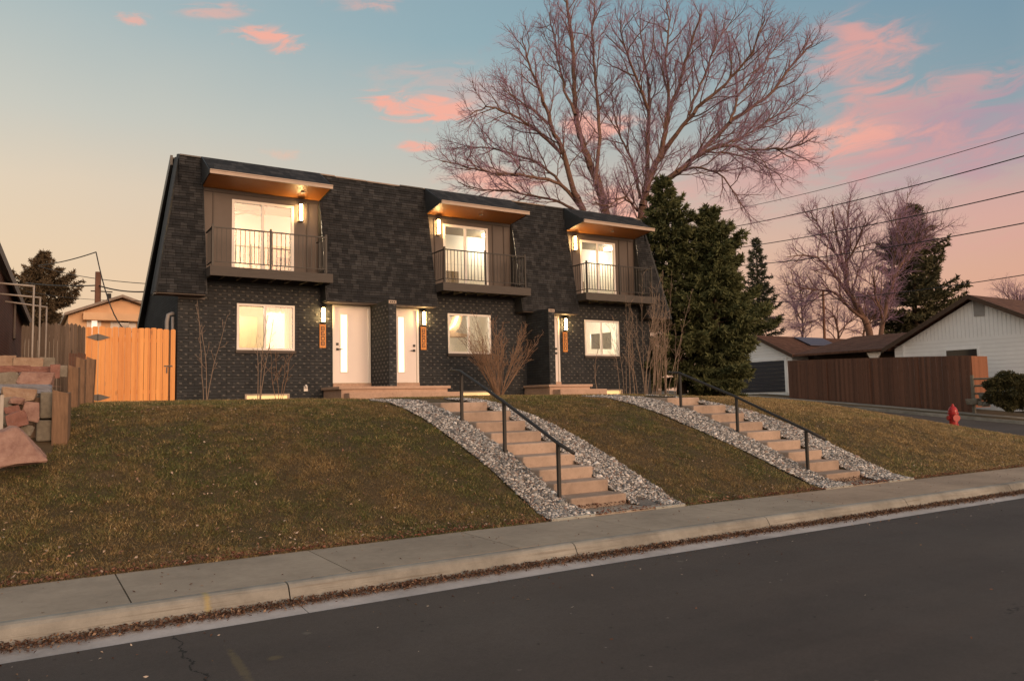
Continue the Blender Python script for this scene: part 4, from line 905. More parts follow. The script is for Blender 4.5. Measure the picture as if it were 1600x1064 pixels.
gl = (MB().prism([(WX, ge[1]+.35, -.8), (WX, gp[1]+ghw-.35, -.8), (WX, gp[1]+ghw-.35, ge[2]+.05), (WX, gp[1], gp[2]-.1), (WX, ge[1]+.35, ge[2]+.05)], (9, 0, 0)))
zz = 1.9
while zz < gp[2]-.4:
    wv_ = (gp[2]-.25-zz)/(gp[2]-ge[2])*ghw; gl.box(WX-.012, WX-.001, gp[1]-wv_, gp[1]+wv_, zz, zz+.015, 1); zz += .2
part('wall', gl, [MAT['siding'], MAT['sidingshadow']], gr)
d0, d1 = atx(1226, 563, WX), atx(1229, 612, WX)
gdr = MB()
for i in range(8):
    z0_ = d1[2]+(d0[2]-d1[2])*i/8; gdr.box(WX-.05, WX-.02, d0[1], d0[1]+4.7, z0_+.008, d1[2]+(d0[2]-d1[2])*(i+1)/8-.008)
part('garage_door', gdr, MAT['navy'], gr)
part('door_trim', MB().box(WX-.07, WX-.002, d0[1]-.2, d0[1]-.01, d1[2]-.1, d0[2]+.18).box(WX-.07, WX-.002, d0[1], d0[1]+4.7, d0[2]+.01, d0[2]+.18), MAT['siding'], gr)
part('roof', MB().prism([(WX-.4, gp[1], gp[2]), (WX-.4, ge[1], ge[2]), (WX-.4, ge[1], ge[2]+.12), (WX-.4, gp[1], gp[2]+.12)], (14, 0, 0)).prism([(WX-.4, gp[1], gp[2]), (WX-.4, gp[1]+ghw, ge[2]), (WX-.4, gp[1]+ghw, ge[2]+.12), (WX-.4, gp[1], gp[2]+.12)], (14, 0, 0)), MAT['brownroof'], gr)
part('rake_board', MB().prism([(WX-.45, gp[1], gp[2]-.1), (WX-.45, ge[1], ge[2]-.1), (WX-.45, ge[1], ge[2]+.13), (WX-.45, gp[1], gp[2]+.14)], (.048, 0, 0)), MAT['trunk_dark'], gr)
sk = MB(); kx0, kx1 = WX+3.2, WX+6.2
def groof(f): return (gp[1]+(ge[1]-gp[1])*f, gp[2]+(ge[2]-gp[2])*f+.2)
(ya1, za1), (ya2, za2) = groof(.12), groof(.55)
sk.prism([(kx0, ya1, za1), (kx1, ya1, za1), (kx1, ya2, za2), (kx0, ya2, za2)], (0, .02, .06)); part('solar_panel', sk, MAT['solar'], gr)
# split-rail fence end, stones and bush by the white house
sr = thing('rail_fence', 'low grey split rail fence beside the round bush', 'fence', (36, -2, -1.2))
for v in (592, 603, 615):
    a, b = atx(1521, v, 34.6), atx(1600, v-1.5, 34.6); part('rail', MB().tube([tuple(a), tuple(b), tuple(b+(b-a)*.8)], .045, 6), MAT['timber'], sr)
a = atx(1520, 610, 34.55); part('post', MB().box(34.5, 34.62, a[1]-.06, a[1]+.06, -1.6, atx(1520, 586, 34.55)[2]), MAT['timber'], sr)
for i, (u, v, w_) in enumerate(((1515, 628, 12), (1525, 627, 14), (1533, 630, 11), (1541, 631, 12), (1538, 621, 14), (1549, 626, 9))):
    p = atx(u, v, 34.4); k = mpp(p); vs, fs = rockmesh(w_*k/2, w_*k/2, w_*k*.42, 50+i, .3)
    o = finish('boulder', mesh_from('boulder', vs, fs), None, MAT['rockgrey'], None, p); o.location = p
    props(o, 'grey boulder in the small heap between the brown fence and the round bush', 'boulder', 'boulders beside the round bush')
# hydrant
hp = atd(1490.5, 668, 25.8); hz = lawnz(hp[0], hp[1])-.02; H = thing('fire_hydrant', 'red fire hydrant on the grass by the side street', 'hydrant', (hp[0], hp[1], hz))
hh = max(.74, at(1490, 631, hp[1])[2]-hz); c = (hp[0], hp[1], hz); g_ = hh/.80
part('barrel', MB().lathe([(r*g_, z*g_) for r, z in ((.14, 0), (.14, .03), (.105, .04), (.10, .22), (.125, .23), (.125, .26), (.105, .27), (.105, .52), (.135, .53), (.135, .57), (.12, .58))], c, 20), MAT['red'], H, smooth=False)
part('bonnet', MB().lathe([(r*g_, z*g_) for r, z in ((.12, .585), (.115, .64), (.085, .70), (.05, .735), (.04, .74), (.04, .77), (.025, .775), (.025, .80))], c, 20), MAT['red'], H)
tx = np.array([RT[0], RT[1], 0]); tx /= np.linalg.norm(tx); tf = np.array([FW[0], FW[1], 0]); tf /= np.linalg.norm(tf)
for d_, r_, l_ in ((tx, .05, .19), (-tx, .05, .19), (-tf, .075, .20)):
    ctr = np.array(c)+np.array([0, 0, .43*g_]); part('nozzle', MB().tube([ctr+d_*.08, ctr+d_*(l_-.05), ctr+d_*(l_-.049), ctr+d_*l_], [r_*g_, r_*g_, r_*1.25*g_, r_*1.25*g_], 10), MAT['red'], H)
# utility poles and lines
def pole(u, v0, v1, d, lab, r=.14):
    a, b = atd(u[0], v0, d), atd(u[1], v1, d); t = thing('utility_pole', lab, 'utility pole', (b[0], b[1], b[2]))
    part('shaft', MB().tube([(b[0], b[1], b[2]-2), tuple(a)], [r, r*.8], 10), MAT['pole'], t, smooth=True); return t, a
pl1, ptop = pole((153.5, 152), 425, 520, 40, 'wooden utility pole rising behind the orange gate', .17)
tq = atd(152, 455, 40); k = tq; part('transformer_bracket', MB().box(tq[0]-.3, tq[0]+.7, tq[1]-.05, tq[1]+.05, tq[2]-.03, tq[2]+.02).tube([tq+np.array([.55, 0, -.1]), tq+np.array([.55, 0, -.5])], .1, 8), MAT['wire'], pl1)
pole((1286, 1288), 455, 545, 62, 'thin wooden utility pole among the bare trees on the right', .12)
def wire(a, b, sag, r, lab, grp):
    pts = []
    n0, n1 = (-5, 28) if 'right' in grp else (0, 16)
    for i in range(n0, n1+1):
        f = i/16; p = np.array(a)*(1-f)+np.array(b)*f; p = p-np.array([0, 0, sag*4*f*(1-f) if 0 < f < 1 else sag*4*(f*(1-f))]); pts.append(p)
    solo('power_line', MB().tube(pts, r, 5), MAT['wire'], lab, 'power line', grp)
g1 = 'power lines crossing the sky on the right'
for (u0, v0, u1, v1, lab, r) in ((1100, 336, 1660, 190, 'topmost power line on the right, thin', .018), (1080, 366, 1660, 227, 'second power line from the top on the right', .028), (1090, 395, 1660, 285, 'third power line from the top on the right', .028), (1120, 418, 1660, 337, 'fourth power line from the top on the right', .028), (1180, 473, 1660, 420, 'lowest power line on the right, just above the roofs', .022)):
    wire(atd(u0, v0, 62), atd(u1, v1, 34), .35, r, lab, g1)
g2 = 'wires at the utility pole behind the gate'
for (u0, v0, d0, u1, v1, d1, sg, lab, r) in ((60, 415, 48, 150, 394, 40, .1, 'topmost wire, rising to the right left of the pole top', .03), (150, 394, 40, 235, 489, 36, 2.2, 'sagging wire falling from the pole top towards the dark house', .03), (60, 416, 52, 240, 444, 36, .2, 'thin wire crossing just below the pole top', .02), (40, 442, 52, 153, 446, 40, .1, 'thick cable left of the pole', .035), (153, 446, 40, 240, 455, 36, .15, 'thick cable right of the pole', .035), (40, 455, 52, 245, 470, 36, .2, 'lowest thin wire at the pole', .014)):
    wire(atd(u0, v0, d0), atd(u1, v1, d1), sg, r, lab, g2)
# ------------------------------------------------------------------ bare trees
def unit(v): return v/(np.linalg.norm(v)+1e-9)
def limb_segs(S, pts, r0, r1):
    k = len(pts)-1
    for i in range(k):
        S.append((*pts[i], *pts[i+1], r0+(r1-r0)*i/k, r0+(r1-r0)*(i+1)/k))
def smooth_path(pts, n, g, wob):
    pts = np.array(pts, float); t = np.linspace(0, len(pts)-1, n); out = []
    for tt in t:
        i = int(min(tt, len(pts)-2)); f = tt-i
        p0, p1, p2, p3 = pts[max(i-1, 0)], pts[i], pts[i+1], pts[min(i+2, len(pts)-1)]
        out.append(.5*((2*p1)+(-p0+p2)*f+(2*p0-5*p1+4*p2-p3)*f*f+(-p0+3*p1-3*p2+p3)*f**3))
    out = np.array(out); out[1:-1] += g.normal(0, wob, (len(out)-2, 3)); return out
def sprout(S, pts, rad, lvl, spec, g, start=None):
    """branches along the path pts (radius rad at each point), recursing through spec"""
    sp = spec[lvl]; d = np.linalg.norm(np.diff(pts, axis=0), axis=1); cum = np.r_[0, np.cumsum(d)]; L = cum[-1]
    x = L*(sp['start'] if start is None else start)+g.uniform(0, sp['gap']); ph = g.uniform(0, 6.28)
    while x < L:
        i = min(np.searchsorted(cum, x)-1, len(pts)-2); i = max(i, 0); f = (x-cum[i])/(d[i]+1e-9); p = pts[i]+(pts[i+1]-pts[i])*f
        ax = unit(pts[i+1]-pts[i]); rr = rad[i]+(rad[i+1]-rad[i])*f; fr = x/L
        a = unit(np.cross(ax, [0.3, .2, 1.])); b = np.cross(ax, a); ph += 2.4+g.uniform(-.5, .5)
        an = R(sp['ang'])*g.uniform(.7, 1.25)
        dr = unit(ax*math.cos(an)+(a*math.cos(ph)+b*math.sin(ph))*math.sin(an))
        ln = g.uniform(*sp['len'])*(1-.66*fr); n = sp['n']; q = [p]; st = ln/n
        for k in range(n):
            dr = unit(dr+g.normal(0, sp['wob'], 3)+np.array([0, 0, sp['up']])); q.append(q[-1]+dr*st)
        q = np.array(q); r0 = max(min(rr*.75, sp['rad']*g.uniform(.8, 1.15)), sp['rad']*.4); rs = np.linspace(r0, max(r0*.45, .004), n+1)
        for k in range(n): S[lvl].append((*q[k], *q[k+1], rs[k], rs[k+1]))
        if lvl+1 < len(spec): sprout(S, q, rs, lvl+1, spec, g)
        x += sp['gap']*g.uniform(.6, 1.4)
def bare_tree(label, limbs, d0, spec, seed, mats, base, group=None, thick=1., spread=2.2, name='bare_tree', lens=None):
    """limbs: list of (pixel path, start radius, end radius, depth offset at the tip)"""
    g = np.random.default_rng(seed); T = []; LB = []; S = [[] for _ in spec]
    for (px, r0, r1, dd) in limbs:
        pts = [atd(u, v, d0+dd*(i/max(1, len(px)-1))) for i, (u, v) in enumerate(px)]
        n = max(6, len(px)*4); q = smooth_path(pts, n, g, .03*thick); rs = np.linspace(r0*.74, r1*.75, n)*thick
        big_ = T if (r0 > .2 or not T) else LB
        for i in range(n-1): big_.append((*q[i], *q[i+1], rs[i], rs[i+1]))
        sprout(S, q, rs, 0, spec, g, .22 if r0 > .1 else .1)
    b = np.array(base); t = thing(name, label, 'tree', b, group)
    V, F = segs_mesh(T, 8); npmesh('trunk', V, F, mats[0], t, b, smooth=True)
    Vs, Fs, mi, o0 = [], [], [], 0
    for segs, ns, im in ((LB, 8, 0), (S[0], 5, 0), ([s_ for l in S[1:] for s_ in l], 3, 1)):
        if segs:
            V, F = segs_mesh(segs, ns); Vs.append(V); Fs.append(F+o0); mi += [im]*len(F); o0 += len(V)
    co = npmesh('crown', np.concatenate(Vs), np.concatenate(Fs), mats[0], t, b); co.data.materials.append(mats[1]); co.data.polygons.foreach_set('material_index', np.array(mi, np.int32))
    return t
D0 = 38.
limbs = [
 ([(962, 615), (955, 420), (946, 332), (932, 280), (916, 240), (902, 192), (897, 140), (896, 80), (886, 10), (880, -40)], .36, .05, 1.5),
 ([(930, 290), (936, 200), (930, 120), (925, 50), (930, 0)], .14, .03, 3),
 ([(912, 330), (896, 296), (880, 240), (860, 196), (850, 160), (828, 105), (815, 60)], .22, .03, -3),
 ([(899, 180), (880, 130), (868, 70), (858, 20)], .11, .03, 3.5),
 ([(862, 200), (830, 170), (800, 150), (785, 120)], .09, .025, 2),
 ([(878, 240), (840, 206), (800, 180), (765, 168), (735, 180)], .12, .025, -2.5),
 ([(905, 322), (870, 285), (820, 276), (770, 270), (730, 262), (690, 252)], .13, .025, -4),
 ([(890, 300), (850, 262), (800, 240), (750, 230), (705, 232)], .10, .025, 3.5),
 ([(900, 330), (860, 312), (800, 300), (750, 296), (715, 285)], .10, .02, 1.5),
 ([(1000, 612), (1000, 420), (1003, 336), (1010, 300), (1022, 262), (1034, 236), (1044, 180), (1062, 130), (1076, 80), (1096, 20)], .34, .04, -1),
 ([(1006, 320), (1011, 270), (1013, 200), (1014, 140), (1006, 92), (1000, 30)], .19, .03, 3),
 ([(1012, 170), (990, 110), (975, 70), (968, 30)], .10, .025, -2.5),
 ([(1030, 250), (1048, 224), (1084, 176), (1132, 132), (1170, 88), (1195, 30)], .18, .03, -3),
 ([(1040, 210), (1046, 150), (1040, 90), (1045, 40), (1040, 0)], .12, .03, 2.5),
 ([(1018, 296), (1060, 268), (1092, 240), (1140, 192), (1196, 152), (1250, 90), (1275, 60)], .22, .03, 1.5),
 ([(1140, 192), (1160, 140), (1200, 90), (1230, 50)], .09, .025, 3),
 ([(1080, 250), (1110, 232), (1160, 214), (1216, 180), (1272, 140)], .12, .025, 4),
 ([(1090, 246), (1130, 228), (1180, 234), (1235, 230), (1276, 214)], .11, .025, -3),
 ([(1100, 238), (1160, 244), (1200, 262), (1225, 285)], .07, .02, -1),
 ([(1020, 300), (1050, 278), (1085, 262), (1120, 272), (1150, 306), (1160, 330)], .10, .02, -4),
 ([(996, 330), (975, 310), (950, 320), (925, 318)], .08, .02, -4),
 ([(1000, 310), (990, 260), (972, 220), (960, 180), (955, 130)], .10, .025, 2),
 ([(1076, 180), (1100, 120), (1120, 70), (1150, 20)], .09, .025, 2),
]
SPEC = [dict(gap=.34, start=.2, len=(1.7, 3.9), ang=38, wob=.14, up=.09, n=6, rad=.032), dict(gap=.22, start=.12, len=(.7, 1.7), ang=36, wob=.16, up=.08, n=4, rad=.016), dict(gap=.10, start=.08, len=(.3, .9), ang=34, wob=.16, up=.07, n=2, rad=.0110)]
bb = atd(985, 615, D0)
bare_tree('huge bare many stemmed tree towering behind the dark house', limbs, D0, SPEC, 5, (MAT['bark'], MAT['twig']), bb)
SPF = [dict(gap=.36, start=.2, len=(1.8, 4.0), ang=40, wob=.16, up=.09, n=5, rad=.045), dict(gap=.22, start=.1, len=(.8, 2.0), ang=38, wob=.18, up=.08, n=3, rad=.022), dict(gap=.14, start=.1, len=(.4, 1.1), ang=38, wob=.18, up=.06, n=2, rad=.016)]
l2 = [([(1366, 560), (1356, 510), (1340, 480), (1324, 450), (1318, 420), (1310, 380), (1300, 330)], .34, .05, 0), ([(1340, 480), (1300, 425), (1270, 400), (1230, 402)], .16, .03, -3), ([(1324, 450), (1322, 400), (1325, 350), (1328, 310)], .16, .03, 3),
      ([(1322, 430), (1296, 380), (1275, 345), (1262, 330)], .13, .03, 2), ([(1318, 415), (1340, 380), (1352, 340)], .11, .03, -2), ([(1350, 500), (1325, 480), (1300, 456), (1262, 452), (1225, 440)], .16, .03, -2), ([(1300, 456), (1270, 470), (1240, 500)], .07, .02, 1), ([(1332, 455), (1345, 410), (1358, 365)], .09, .02, 2)]
bare_tree('bare tree with leaning trunk behind the brown roof', l2, 58., SPF, 6, (MAT['bark'], MAT['twig']), atd(1366, 560, 58), 'bare trees beyond the side street', 1.15)
l3 = [([(1374, 560), (1380, 500), (1392, 450), (1410, 410), (1430, 390), (1455, 355)], .26, .04, 0), ([(1392, 450), (1396, 410), (1412, 360), (1418, 300)], .14, .03, 2), ([(1380, 500), (1368, 460), (1362, 420)], .12, .03, -2), ([(1415, 402), (1440, 360), (1475, 350)], .10, .02, -2), ([(1405, 380), (1395, 350), (1388, 320)], .08, .02, 2)]
bare_tree('bare slender tree in front of the big dark conifer', l3, 55., SPF, 7, (MAT['bark'], MAT['twig']), atd(1374, 560, 55), 'bare trees beyond the side street')
l4 = [([(1255, 570), (1254, 500), (1250, 455), (1246, 425)], .14, .03, 0), ([(1252, 500), (1235, 460), (1228, 440)], .08, .02, 2), ([(1252, 490), (1268, 455), (1275, 440)], .08, .02, -2)]
bare_tree('small hazy bare tree left of the utility pole on the right', l4, 75., SPF, 8, (MAT['bark'], MAT['twig']), atd(1255, 570, 75), 'bare trees beyond the side street', 1.2)
l5 = [([(1592, 520), (1590, 480), (1588, 460)], .14, .03, 0), ([(1591, 490), (1575, 465), (1566, 455)], .07, .02, 1), ([(1590, 485), (1606, 462)], .07, .02, 1)]
bare_tree('bare treetop above the white house roof at the right edge', l5, 70., SPF, 9, (MAT['bark'], MAT['twig']), atd(1592, 520, 70), 'bare trees beyond the side street', 1.2)
l6 = [([(1305, 560), (1310, 520), (1300, 490), (1280, 478)], .16, .03, 0), ([(1310, 520), (1330, 500), (1345, 488)], .10, .02, 2), ([(1345, 560), (1350, 520), (1370, 480), (1378, 455)], .14, .03, -2), ([(1302, 495), (1275, 500), (1245, 515)], .08, .02, -1)]
bare_tree('low tangled bare tree above the brown garage roof', l6, 64., SPF, 10, (MAT['bark'], MAT['twig']), atd(1305, 560, 64), 'bare trees beyond the side street')
# ------------------------------------------------------------------ conifers
def conifer(label, base, H, Rm, seed, nb=130, tw=13, nd=24, leaf=.13, prof=None, col=((.046, .062, .030), (.135, .145, .062)), lean=(0, 0), group=None, droop=.25, bare=0.05, aspect=1., name='spruce_tree', wid=.27):  # spruce tips paler: own tone plus warm light put into the needle colour
    g = np.random.default_rng(seed); base = np.array(base, float); S = []; P = []; Dd = []; Tn = []
    prof = prof or (lambda h: (1-h)**.8)
    axis = lambda h: base+np.array([lean[0]*h, lean[1]*h, H*h])
    for i in range(nb):
        h = bare+(1-bare)*((i+g.uniform(0, 1))/nb)**1.0; Lb = Rm*prof(h)*(g.uniform(.35, 1.12) if i % 4 else g.uniform(1.0, 1.38))+.12; a = i*2.399+g.uniform(-.4, .4)
        o = axis(h); dr = unit(np.array([math.cos(a), math.sin(a)*aspect, .55*h+.1-droop*(1-h)])); n = 6; q = [o]
        for k in range(n):
            dr = unit(dr+np.array([0, 0, .17 if k > 2 else -.05])+g.normal(0, .07, 3)); q.append(q[-1]+dr*Lb/n)
        q = np.array(q); rs = np.linspace(.035*(1-h)+.012, .006, n+1)
        for k in range(n): S.append((*q[k], *q[k+1], rs[k], rs[k+1]))
        m_ = max(3, int(tw*Lb/Rm*1.4))
        for j in range(m_):
            f = .18+.82*(j+g.uniform(0, 1))/m_; kk = min(int(f*n), n-1); p = q[kk]+(q[kk+1]-q[kk])*(f*n-kk); ax = unit(q[kk+1]-q[kk])
            side = unit(np.cross(ax, [0, 0, 1.]))*(1 if j % 2 else -1); td = unit(ax*.75+side*.8+np.array([0, 0, g.uniform(-.35, .25)])); tl = Lb*.36*(1.12-f)+.16
            ts = g.uniform(0, 1, nd); P.append(p+td*tl*ts[:, None]); dd = td*.9+g.normal(0, .55, (nd, 3)); Dd.append(dd/np.linalg.norm(dd, axis=1, keepdims=True)); Tn.append(np.clip(f*.6+ts*.3+g.normal(0, .22, nd), 0, 1)*.75+g.uniform(0, .25))
    P = np.concatenate(P); Dd = np.concatenate(Dd); Tn = np.concatenate(Tn); N = len(P)
    sd = np.cross(Dd, g.normal(0, 1, (N, 3))); sd /= np.linalg.norm(sd, axis=1, keepdims=True)
    ll = leaf*g.uniform(.7, 1.3, (N, 1)); V = np.stack([P-sd*ll*wid/2, P+sd*ll*wid/2, P+Dd*ll+sd*ll*.05, P+Dd*ll-sd*ll*.05], 1).reshape(-1, 3)
    F = np.arange(N*4).reshape(-1, 4); c0, c1 = np.array(col[0]), np.array(col[1]); cols = c0+(c1-c0)*np.clip(Tn, 0, 1)[:, None]; cols *= g.uniform(.75, 1.2, (N, 1))
    t = thing(name, label, 'tree', base, group)
    T = [(*axis(k/12), *axis((k+1)/12), (.02*H+.04)*(1-k/12.5), (.02*H+.04)*(1-(k+1)/12.5)) for k in range(12)]
    V2, F2 = segs_mesh(T, 8); npmesh('trunk', V2, F2, MAT['trunk_dark'], t, base, smooth=True)
    V3, F3 = segs_mesh(S, 4); npmesh('branches', V3, F3, MAT['trunk_dark'], t, base)
    npmesh('crown', V, F, MAT['tint'], t, base, cols)
def span(u, v0, v1, d):     # base point and height for a tree seen between two pixel heights
    a, b = atd(u, v1, d), atd(u, v0, d); return a, b[2]-a[2]
bs, hh_ = span(1066, 280, 616, 28.3)
conifer('tall dark spruce right of the house, its top nearest the balcony roof', bs, hh_, 1.95, 21, 150, 16, 50, .16, lambda h: (1-h)**.72*(.7+.5*math.sin(h*10)**2), lean=(-.62, 0), group='spruces at the right end of the house')
bs, hh_ = span(1126, 326, 614, 27.8)
conifer('broad dark spruce behind the right stairs, the wider of the pair', bs, hh_, 1.85, 22, 150, 16, 50, .16, lambda h: min(1, .38+h*2.2)*(1-h)**.6*(.75+.45*math.sin(h*9+1)**2), lean=(-.2, 0), group='spruces at the right end of the house', bare=.0)
bs, hh_ = span(1138, 376, 612, 29)
conifer('smaller spruce peeking out at the right of the broad spruce', bs, hh_, 1.2, 23, 100, 13, 36, .17, lambda h: min(1, .2+h*2.4)*(1-h)**.7*(.8+.4*math.sin(h*8)**2), group='spruces at the right end of the house', bare=.0)
bs, hh_ = span(1190, 372, 575, 62)
conifer('narrow pointed conifer behind the spruces at the garage', bs, hh_, 2.2, 24, 110, 12, 22, .22, lambda h: (1-h)**.8, col=((.06, .075, .05), (.12, .13, .085)), group='dark conifers beyond the side street')
bs, hh_ = span(1432, 318, 580, 66)
conifer('big dark conifer behind the white house', bs, hh_, 5.3, 25, 210, 16, 24, .34, lambda h: (1-h)**.62*(.62+.5*math.sin(h*10+.6)**2), col=((.055, .058, .032), (.12, .11, .06)), lean=(.8, 0), group='dark conifers beyond the side street', bare=.12)
bs, hh_ = span(64, 394, 560, 58)
conifer('brown green conifer behind the clothesline at the left', bs, hh_, 2.9, 26, 130, 13, 22, .27, lambda h: min(1, (1-h)*1.9)**.7*(.75+.3*math.sin(h*12)), col=((.07, .055, .032), (.13, .095, .06)), bare=.2, name='pine_tree')
# ------------------------------------------------------------------ shrubs and saplings
def stems(label, base, n, H, spread, seed, mat, rad=.012, gap=.22, name='bare_shrub', cat='shrub', group=None, lw=.28, arch=.05, lvl=2, bw=.08, ln=(.25, .7), dirx=0.):
    g = np.random.default_rng(seed); base = np.array(base, float)
    spec = [dict(gap=gap, start=.3, len=ln, ang=32, wob=.12, up=.08, n=3, rad=rad*.42), dict(gap=.13, start=.15, len=(.1, .3), ang=36, wob=.15, up=.05, n=2, rad=.0035)][:lvl]
    S = [[] for _ in spec]; T = []
    for i in range(n):
        a = g.uniform(0, 6.28); sp = spread*math.sqrt(g.uniform(0, 1)); p = base+np.array([math.cos(a)*bw, math.sin(a)*bw*.6, 0]); dr = unit(np.array([math.cos(a)*sp+dirx, math.sin(a)*sp*.6, 1.])); L = H*g.uniform(.72, 1.05); q = [p]
        for k in range(8):
            dr = unit(dr+g.normal(0, lw*.22, 3)+np.array([math.cos(a)*arch*sp, math.sin(a)*arch*sp, .01])); q.append(q[-1]+dr*L/8)
        q = np.array(q); rs = np.linspace(rad, rad*.3, 9)
        for k in range(8): T.append((*q[k], *q[k+1], rs[k], rs[k+1]))
        sprout(S, q, rs, 0, spec, g)
    allS = T+[s_ for l in S for s_ in l]; V, F = segs_mesh(allS, 4)
    o = npmesh(name, V, F, mat, None, base); return props(o, label, cat, group)
def foot(u, y, v=620): p = at(u, v, y); p[2] = lawnz(p[0], p[1])-.01; return p
stems('thin pale sapling near the left corner of the house', foot(318, -.75), 3, 2.5, .10, 31, MAT['twigpale'], .011, .34, 'sapling', 'sapling', 'saplings in front of the brick wall', .22, .02, ln=(.2, .5))
stems('thin pale sapling in front of the left lower window', foot(405, -.75), 3, 2.4, .10, 32, MAT['twigpale'], .012, .3, 'sapling', 'sapling', 'saplings in front of the brick wall', .22, .02, ln=(.2, .55))
stems('low bare twiggy shrub right of the left window sapling', foot(436, -.7), 4, 1.2, .3, 33, MAT['twigbrown'], .008, .2, 'sapling', 'sapling', 'saplings in front of the brick wall')
stems('reddish brown fan shaped bare shrub below the middle window', foot(780, -1.5, 612), 44, 2.25, .62, 34, MAT['twigbrown'], .010, .2, arch=.04, lw=.2, ln=(.3, .8))
stems('crooked young sapling below the right lower window', foot(937, -.6), 1, 1.7, .05, 35, MAT['twigpale'], .018, .3, 'sapling', 'sapling', 'saplings in front of the brick wall', .5)
for i, (u, n, H, dx, lb) in enumerate(((980, 3, 2.9, -.06, 'left of the clump, by the right window'), (1000, 5, 3.0, 0., 'in front of the house corner'), (1018, 8, 4.0, .06, 'tallest in the middle of the clump'), (1032, 8, 3.9, .16, 'leaning right before the spruce'), (1050, 4, 2.9, .14, 'at the right of the clump beside the handrail'))):
    stems('tall pale bare stems '+lb, foot(u, -1.2, 612), n+2, H, .10, 40+i, MAT['twigpale'], .0125, .24, group='clump of tall bare stems at the right end of the house', bw=.26, dirx=dx*.7, arch=.03, lw=.2)
# round evergreen bush by the white house
def leafball(label, c, rx, ry, rz, n, seed, leaf, col, name='round_bush', cat='bush'):
    g = np.random.default_rng(seed); d = g.normal(0, 1, (n, 3)); d /= np.linalg.norm(d, axis=1, keepdims=True)
    rad = .55+.45*g.uniform(0, 1, (n, 1))**.5; lump = 1+.16*np.sin(d[:, :1]*7+1)*np.sin(d[:, 1:2]*6)+.12*np.sin(d[:, 2:]*9+d[:, :1]*5); P = np.array(c)+d*rad*lump*np.array([rx, ry, rz])
    dd = d+g.normal(0, .6, (n, 3)); dd /= np.linalg.norm(dd, axis=1, keepdims=True); sd = np.cross(dd, g.normal(0, 1, (n, 3))); sd /= np.linalg.norm(sd, axis=1, keepdims=True)
    V = np.stack([P-sd*leaf*.25, P+sd*leaf*.25, P+dd*leaf], 1).reshape(-1, 3); cols = np.array(col)*g.uniform(.5, 1.6, (n, 1))
    b = np.array([c[0], c[1], c[2]-rz]); t = thing(name, label, cat, b); npmesh('foliage', V, np.arange(3*n).reshape(-1, 3), MAT['tint'], t, b, cols)
    S = [(*b, *(b+np.array([math.cos(a)*rx*.6, math.sin(a)*ry*.6, rz*1.2])), .05, .015) for a in np.linspace(0, 5.5, 7)]; V, F = segs_mesh(S, 5); npmesh('stems', V, F, MAT['trunk_dark'], t, b)
p = atx(1578, 612, 33.9); k = mpp(p); leafball('round dark evergreen bush by the side street sidewalk', p, 37*k, 30*k, 28*k, 16000, 51, .11, (.055, .052, .022))
# ------------------------------------------------------------------ grass, gravel, fallen leaves
def f1(y): return np.interp(y, [-12.1, -11.4, -10.4, -9, -7], [2.45, 2.58, 2.58, 2.52, 2.5]), np.interp(y, [-12.1, -11.4, -10.4, -9.2, -8.6, -7], [4.74, 4.97, 4.90, 4.80, 4.68, 4.55])
def f2(y): return np.interp(y, [-12.1, -11.5, -11, -10.4, -9.2, -8.4], [7.85, 8.08, 8.0, 7.9, 7.7, 7.62]), np.interp(y, [-12.1, -11.4, -10.5, -9.5, -8.8, -8, -7.2], [10.36, 10.5, 10.45, 10.46, 10.36, 10.02, 9.6])
def leftlim(y): return np.where(y > -9.2, np.interp(y, [-9.2, -3.5, .3], [-2.83, -2.25, -1.95]), -9.)
def lawn_ok(x, y, pad=0.):
    a, b = f1(y); c, d = f2(y); w_ = .03*np.sin(y*9)+.02*np.sin(y*23)+pad
    ok = ~((x > a+w_) & (x < b+w_) & (y < -6.2)) & ~((x > c+w_) & (x < d+w_) & (y < -6.2)) & (x > leftlim(y)) & ~((y > -.05) & (x > -.1) & (x < 15.4)) & ~((y > -1.75) & (x > 3.5) & (x < 6.95)) & ~((y > -1.75) & (x > 9.9) & (x < 11.9)) & ~((x > 3.1) & (x < 4.3) & (y > -7))
    return ok & ~((y > -.1) & (x < .05))
def vnoise(x, y, s, seed):
    g = np.random.default_rng(seed); t = g.uniform(0, 1, (64, 64)); X, Y_ = x*s, y*s; i, j = np.floor(X).astype(int), np.floor(Y_).astype(int); fx_, fy_ = X-i, Y_-j; fx_ = fx_*fx_*(3-2*fx_); fy_ = fy_*fy_*(3-2*fy_)
    G = lambda a, b: t[a % 64, b % 64]; return (G(i, j)*(1-fx_)+G(i+1, j)*fx_)*(1-fy_)+(G(i, j+1)*(1-fx_)+G(i+1, j+1)*fx_)*fy_
